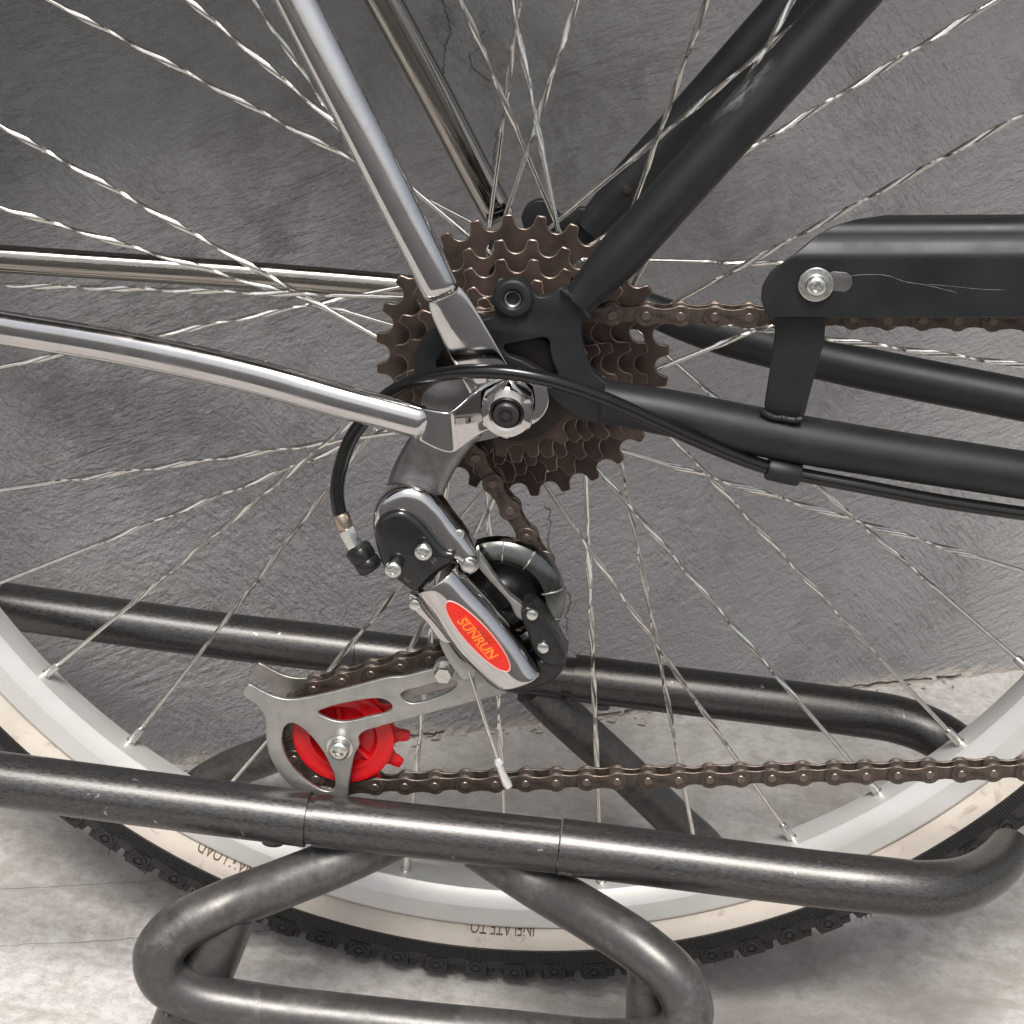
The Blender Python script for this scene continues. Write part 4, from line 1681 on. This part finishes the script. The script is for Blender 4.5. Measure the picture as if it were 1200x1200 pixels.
def badge_ring(k, n=48):
    return [(bc.x + exv.x * bl * k * cos(a) * 1.0 + eyv.x * bw * k2 * sin(a), bc.z + exv.z * bl * k * cos(a) + eyv.z * bw * k2 * sin(a)) for a, k2 in [(2 * pi * q / n, k) for q in range(n)]]


add('badge', plate_mesh('badge', badge_ring(1.0), -90.6, 2.2, bevel=0.3, smooth=False), body, 'badge_red', label='red oval badge')
rim_o = badge_ring(1.02)
rim_i = [(bc.x + (x - bc.x) * 0.955, bc.z + (z - bc.z) * 0.955) for x, z in rim_o]
rim_i = []
for q in range(48):
    a = 2 * pi * q / 48
    rim_i.append((bc.x + exv.x * (bl - 0.22) * cos(a) + eyv.x * (bw - 0.22) * sin(a), bc.z + exv.z * (bl - 0.22) * cos(a) + eyv.z * (bw - 0.22) * sin(a)))
add('badge_border', plate_mesh('badge_border', rim_o, -90.85, 0.8, [rim_i], bevel=0.08, smooth=False, res=0), body, 'badge_pink')
tz = Vector((0, -1, 0))
add('lettering', text_mesh('lettering', 'SUNRUN', 5.1, 0.12, Vector((bc.x, -90.65, bc.z)) + exv * 0.2 - eyv * 0.75, exv, eyv, tz, shear=0.22, bold=0.10), body, 'badge_orange')
add('lettering', text_mesh('lettering', 'INDEX', 3.1, 0.1, Vector((bc.x, -90.65, bc.z)) + exv * 1.3 + eyv * 2.45, exv, eyv, tz), body, 'badge_dark')
for (a0, a1, h) in ((-9.5, 1.0, 1.35), (2.0, 10.0, -3.0)):
    o = Vector((bc.x, -90.7, bc.z))
    q = [o + exv * a0 + eyv * h, o + exv * a1 + eyv * h, o + exv * a1 + eyv * (h + 0.35), o + exv * a0 + eyv * (h + 0.35)]
    add('underline', plate_mesh('underline', [(p.x, p.z) for p in q], -90.72, 0.3, bevel=0.03, smooth=False, res=0), body, 'badge_orange')

# inner link strip, rear wing plate, knuckle, hood
plate('inner_link', crop([(585, 395), (620, 425), (720, 560), (800, 660), (880, 735), (880, 800), (850, 790), (800, 700), (700, 590), (610, 480)], *C3), -76, 4, body, 'cage', bevel=0.4)
plate('inner_link', crop([(238, 655), (285, 672), (345, 750), (440, 868), (470, 930), (430, 930), (330, 812), (262, 742)], *C3), -81, 5, body, 'chrome_bright', bevel=0.8)
plate('cable_anchor_plate', crop([(408, 905), (430, 878), (465, 935), (530, 1020), (612, 1080), (600, 1118), (545, 1138), (500, 1090), (440, 1000)], *C3), -80, 2, body, 'cage', bevel=0.4)
plate('lower_knuckle', crop([(868, 745), (900, 728), (965, 762), (1030, 850), (1095, 960), (1118, 1020), (1100, 1055), (1010, 1052), (940, 985), (905, 890), (870, 800)], *C3), -80, 14, body, 'black_plastic', bevel=1.6, res=4)
plate('cable_hood', crop([(1118, 1000), (1116, 1060), (1085, 1120), (1030, 1168), (950, 1200), (860, 1212), (760, 1215), (690, 1180), (660, 1150), (680, 1120), (760, 1120), (900, 1060), (1000, 1010)], *C3), -78, 16, body, 'black_plastic', bevel=3.0, res=4)
plate('spring_plate', crop([(960, 790), (1010, 800), (1070, 860), (1095, 930), (1060, 930), (1010, 880)], *C3), -75, 2.5, body, 'gunmetal', bevel=0.5)
for (cx, cy), r, y in (((575, 492), 2.7, -83), ((522, 308), 2.0, -80), ((272, 708), 2.4, -81.5), ((930, 765), 2.3, -80.2), ((992, 950), 2.4, -80.2)):
    c = P(*crop([(cx, cy)], *C3)[0], y)
    dome_screw('rivet', c, r, 1.8, body, 'zinc', cross=False)
    if r > 2.6:
        tube('rivet_washer', [c + Vector((0, 3, 0)), c + Vector((0, 0.3, 0))], r * 1.28, body, 'chrome_bright', 20)

# guide wheel guard: ribbed dark chromed ring, black wheel inside
gx, gz = cG.x, cG.y
gring = [(16.6, -63), (16.8, -66.0), (18.2, -67.2), (22.8, -66.6), (24.9, -64.8), (25.6, -62.0), (25.6, -60.6), (23, -61.5), (18, -62)]
gr_o = add('guide_ring', lathe_y('guide_ring', gring, 72, (gx, gz), closed=True), body, 'gunmetal')
for adeg in (-12, 18, 62, 92, 128):
    a = radians(adeg)
    d = Vector((cos(a), 0, sin(a)))
    c = Vector((gx, 0, gz))
    tube('ring_rib', [c + d * 16.9 + Vector((0, -66.4, 0)), c + d * 18.3 + Vector((0, -67.35, 0)), c + d * 22.8 + Vector((0, -66.8, 0)), c + d * 25.2 + Vector((0, -64.8, 0))], 0.32, body, 'zinc', 6)


def pulley(c, n, y, mat, name, dish):
    out = cog_outline(n, 0.35, tip=2.6)
    holes = [circ(0, 0, 4.2, 20)]
    me = plate_mesh(name, out, y - 1.3, 2.6, holes, bevel=0.35, smooth=False, res=1)
    o = add(name, me, body, mat)
    for v in me.vertices:
        v.co.x += c.x * S
        v.co.z += c.y * S
    me.update()
    return o


pulley(cG, 10, -57, 'black_plastic', 'jockey_wheel', False)
add('jockey_hub', lathe_y('jockey_hub', [(0, -63), (5, -63), (6, -61.5), (9.5, -60), (13.5, -60.5), (15.2, -59.6), (15.4, -57)], 40, (cG.x, cG.y)), body, 'black_plastic')
red = pulley(cT, 12, -57, 'red_plastic', 'jockey_wheel', True)
red['label'] = 'red plastic tension jockey wheel'
add('jockey_hub', lathe_y('jockey_hub', [(4, -62.8), (6.2, -62.8), (7.0, -61.8), (7.2, -58.7), (9.5, -58.9), (12.5, -58.8), (13.4, -59.6), (14.2, -61.2), (15.4, -61.4), (16.6, -61.0), (18.4, -61.5), (20.6, -61.8), (21.2, -61.6), (21.2, -61.3), (19, -60.8), (18.6, -58)], 48, (cT.x, cT.y)), body, 'red_plastic')
for k in range(5):
    a = 2 * pi * k / 5 + 0.55
    c = Vector((cT.x + 10.2 * cos(a), -60.2, cT.y + 10.2 * sin(a)))
    d = Vector((cos(a), 0, sin(a)))
    tube('jockey_web', [c - d * 3.3, c + d * 3.6], 1.1, body, 'red_plastic', 8)

# cage plates
C4 = (270, 740, 4.8)
C8 = (440, 740, 7.5)
outline = crop([(64, 349), (66, 344), (98, 300), (103, 298), (112, 300), (180, 336), (250, 368), (330, 383), (500, 358), (700, 308), (900, 258)], *C4) + crop([(250, 395), (400, 358), (520, 328), (600, 300), (740, 300), (900, 330), (1100, 400), (1230, 470), (1150, 540), (1000, 582), (700, 660), (440, 730), (210, 792), (60, 830)], *C8) + \
    crop([(830, 540), (760, 560), (722, 592), (726, 640), (700, 690), (684, 760), (668, 850), (655, 945), (640, 980), (605, 997), (555, 988), (430, 930), (300, 830), (220, 700), (198, 570), (196, 490), (150, 418)], *C4)
hA = crop([(310, 532), (345, 516), (395, 538), (480, 620), (555, 740), (588, 830), (580, 888), (545, 900), (440, 850), (350, 765), (296, 660), (290, 590)], *C4)
hB = crop([(492, 456), (560, 424), (680, 396), (780, 380), (850, 380), (900, 405), (910, 432), (880, 456), (780, 480), (690, 502), (620, 508), (555, 494)], *C4)
hC = crop([(218, 560), (260, 525), (360, 498), (500, 462), (640, 432), (715, 448), (700, 492), (600, 555), (500, 596), (400, 624), (310, 632), (250, 604)], *C8)
plate('cage_plate', outline, -68, 1.9, body, 'cage', [hA, hB, hC], bevel=0.45, n=5)
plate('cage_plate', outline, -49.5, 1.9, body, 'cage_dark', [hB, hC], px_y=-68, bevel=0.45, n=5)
bc_ = Vector((cT.x, -69.8, cT.y))
tube('bolt_collar', [bc_ + Vector((0, 2, 0)), bc_ + Vector((0, 0.2, 0))], 5.4, body, 'zinc', 28)
dome_screw('pivot_bolt', bc_, 4.4, 4.0, body, 'zinc')
tube('pivot_axle', [bc_, bc_ + Vector((0, 23, 0))], 2.5, body, 'zinc', 16)
hb = P(521, 786, -70)
dome_screw('anchor_bolt', Vector((hb.x, -69.8, hb.z)), 3.9, 5.2, body, 'zinc', cross=False, hexa=True)
tube('anchor_bolt_collar', [Vector((hb.x, -66, hb.z)), Vector((hb.x, -70.2, hb.z))], 4.6, body, 'cage', 20)
# inner cable tail and its crimped end
ct = [P(548, 778, -79), P(553, 796, -79.5), P(566, 838, -80), P(580, 880, -80), P(585, 895, -80)]
tube('cable_tail', catmull(ct, 8), 0.85, body, 'spoke', 10)
ce = [P(583, 889, -80), P(584.5, 894, -80), P(585.5, 898, -80), P(588, 905, -80), P(594, 918, -80.5), P(596, 922, -80.5)]
tube('cable_end', ce, [1.4, 2.1, 1.5, 1.5, 2.0, 1.7], body, 'white_cap', 14)

# ---- shift cable
cab = [(1330, 621, -49), (1200, 602, -54), (1100, 587, -58), (1010, 570, -61), (937, 556, -62), (900, 548, -63), (860, 534, -66), (810, 513, -71), (760, 490, -76), (700, 464, -82), (650, 447, -85.5), (600, 437, -86.5), (555, 435, -85), (515, 439, -81),
       (480, 449, -76), (452, 465, -73), (430, 489, -72.5), (411, 515, -73.5), (400, 545, -75), (395, 575, -76.5), (398, 600, -77.5), (401, 610, -78)]
cpts = catmull([P(*c) for c in cab], 8)
cable = tube('shift_cable', cpts, 2.75, bike, 'black_gloss', 18)
cable['label'] = 'glossy black shift cable housing'
f0, f1 = P(399, 602, -77.6), P(405, 619, -78.5)
tube('ferrule', [f0, f0.lerp(f1, 0.15), f1.lerp(f0, 0.1), f1], [3.0, 3.3, 3.3, 3.0], cable, 'brass', 20)
g1 = P(417, 640, -80)
dv = (g1 - f1).normalized()
tube('adjuster_barrel', [f1, f1 + dv * 0.6, g1 - dv * 0.5, g1], [2.8, 3.5, 3.5, 3.3], cable, 'zinc', 6)
g2 = P(436, 668, -81)
n_ = 24
V, Fc = [], []
q = (g2 - g1).to_track_quat('Z', 'Y').to_matrix()
Lk = (g2 - g1).length
rows = [(0, 3.2), (0.04, 4.6), (0.12, 5.4), (0.5, 5.2), (0.56, 4.7), (0.62, 5.2), (0.92, 5.0), (1.0, 4.0)]
for t, r in rows:
    for k in range(n_):
        a = 2 * pi * k / n_
        rr = r * (1.0 if k % 4 else 0.93)
        V.append(g1 + q @ Vector((rr * cos(a), rr * sin(a), Lk * t)))
for i in range(len(rows) - 1):
    for k in range(n_):
        Fc.append((i * n_ + k, i * n_ + (k + 1) % n_, (i + 1) * n_ + (k + 1) % n_, (i + 1) * n_ + k))
Fc.append(tuple(range(n_))[::-1])
Fc.append(tuple((len(rows) - 1) * n_ + k for k in range(n_)))
add('adjuster_knob', mesh_from('adjuster_knob', V, Fc, angle=50), cable, 'black_plastic')
c0, c1 = P(899, 548, -63), P(937, 556.5, -62)
tube('cable_clip', [c0, c0.lerp(c1, 0.06), c0.lerp(c1, 0.94), c1], [4.2, 4.6, 4.6, 4.2], cable, 'frame', 20)

# ------------------------------------------------------------------ bike stand
stand = root('bike_stand', (0.0, 0.0, GZ * S), 'dark steel tube bike stand cradling the rear wheel on the concrete floor', 'bike stand')
RT = 11.6
YF, YB = -77.0, 77.0


def rail(px, y):
    return [P(u, v, y) for u, v in px]


def stube(name, pts, r, mat='stand', n=8, seg=28, label=None):
    o = tube(name, catmull(pts, n), r, stand, mat, seg)
    if label:
        o['label'] = label
    return o


# front rail: three butted tubes, the right one bending round under the tyre
fl0 = P(-160, 892, YF)
stube('rail', [fl0, P(0, 913, YF), P(180, 937, YF), P(361, 960, YF)], RT)
stube('rail_sleeve', [P(350, 958.5, YF), P(380, 962.5, YF)], RT - 1.6)
stube('rail', [P(370, 961, YF), P(500, 975, YF), P(655, 992, YF)], RT - 0.5)
fr_ = [P(656.5, 992, YF), P(800, 1010, YF), P(960, 1030, YF), P(1030, 1037, YF), P(1085, 1042, YF + 2), P(1122, 1038, YF + 8), P(1152, 1026, YF + 19), P(1174, 1008, YF + 32), P(1184, 994, YF + 42)]
stube('rail', fr_, [RT] * 45 + [RT - 0.06 * k for k in range(1, 37)], n=10, label='front rail with its end bent in against the tyre')
bk_bend = [P(1000, 835, YB), P(1050, 843, YB), P(1088, 856, YB - 3), P(1118, 874, YB - 10), P(1145, 900, YB - 24), P(1160, 925, YB - 38)]
stube('rail', [P(672, 794, YB), P(760, 805, YB), P(900, 822, YB)] + bk_bend, RT, n=10, label='wall side rail with its end bent in behind the rim')
stube('rail_sleeve', [P(680, 795, YB), P(640, 790, YB)], RT - 1.8)
stube('rail', [P(660, 793, YB), P(540, 778.5, YB), P(421, 764, YB)], RT - 0.6)
stube('rail_sleeve', [P(430, 765, YB), P(412, 763, YB)], RT - 1.4)
stube('rail', [P(418, 763.5, YB), P(250, 743.5, YB), P(0, 709, YB), P(-150, 689, YB)], RT)
# far and front feet: bent loops welded under the rails
fy0, fy1 = -78.0, -112.0
loop = [P(475, 972, -68), P(405, 1006, -72), P(330, 1036, -86), P(262, 1062, -100), P(205, 1092, -108), P(186, 1118, -112), P(192, 1146, -113), P(225, 1166, -113), P(290, 1180, -112), P(420, 1196, -111), P(600, 1214, -111), P(720, 1224, -111), P(785, 1217, -111), P(806, 1190, -111), P(795, 1152, -108),
        P(760, 1118, -102), P(700, 1078, -90), P(630, 1036, -74), P(560, 990, -66)]
stube('foot_loop', loop, 10.4, 'stand_dusty', n=8, label='dusty bent foot loop welded under the front rail')
stube('leg', [P(268, 1062, -96), P(250, 1110, -98), P(214, 1200, -101), P(200, 1235, -102), ], 12.5, 'stand_dusty')
lg = P(200, 1235, -102)
stube('foot', [lg + Vector((2, 0, 4)), Vector((lg.x - 6, lg.y - 4, GZ - 0.5))], 13.0, 'stand_dusty')
lr = P(758, 1130, -90)
stube('leg', [lr + Vector((0, 0, 8)), P(758, 1200, -96), Vector((P(758, 1240, -100).x, -100, GZ - 0.5))], 9.0, 'stand_dusty')
loopb = [P(470, 790, 80), P(400, 838, 88), P(330, 878, 98), P(262, 906, 106), P(230, 930, 110), P(236, 958, 112), P(290, 978, 112), P(500, 1000, 112), P(700, 1022, 112), P(800, 1030, 112), P(832, 1020, 112), P(830, 1000, 110), P(795, 965, 105), P(720, 893, 94), P(660, 838, 84), P(625, 804, 80)]
stube('foot_loop', loopb, 10.4, 'stand_dusty', label='foot loop welded under the wall side rail')
for u, v in ((250, 955), (815, 1015)):
    a = P(u, v, 112)
    stube('leg', [a, Vector((a.x - 2, a.y + 4, (a.z + GZ) / 2)), Vector((a.x - 4, a.y + 8, GZ - 0.5))], 10.5, 'stand_dusty')
# weld bead under the left leg joint: one lumpy strip
wp = [P(u, v, -115) for u, v in ((198, 1180), (206, 1187), (214, 1184), (222, 1191), (231, 1187), (240, 1193))]
tube('weld_bead', catmull(wp, 4), [random.uniform(2.0, 4.0) for _ in range(21)], stand, 'stand', 12)
# screw head under the front rail joint
dome_screw('rail_screw', P(320, 984, YF) + Vector((0, 0, 1)), 5.0, 3.0, stand, 'stand', axis=Vector((0, -0.2, -1)), cross=False)
dome_screw('rail_screw', P(705, 826, YB) + Vector((0, 0, 1)), 4.5, 3.0, stand, 'stand', axis=Vector((0, -0.2, -1)), cross=False)
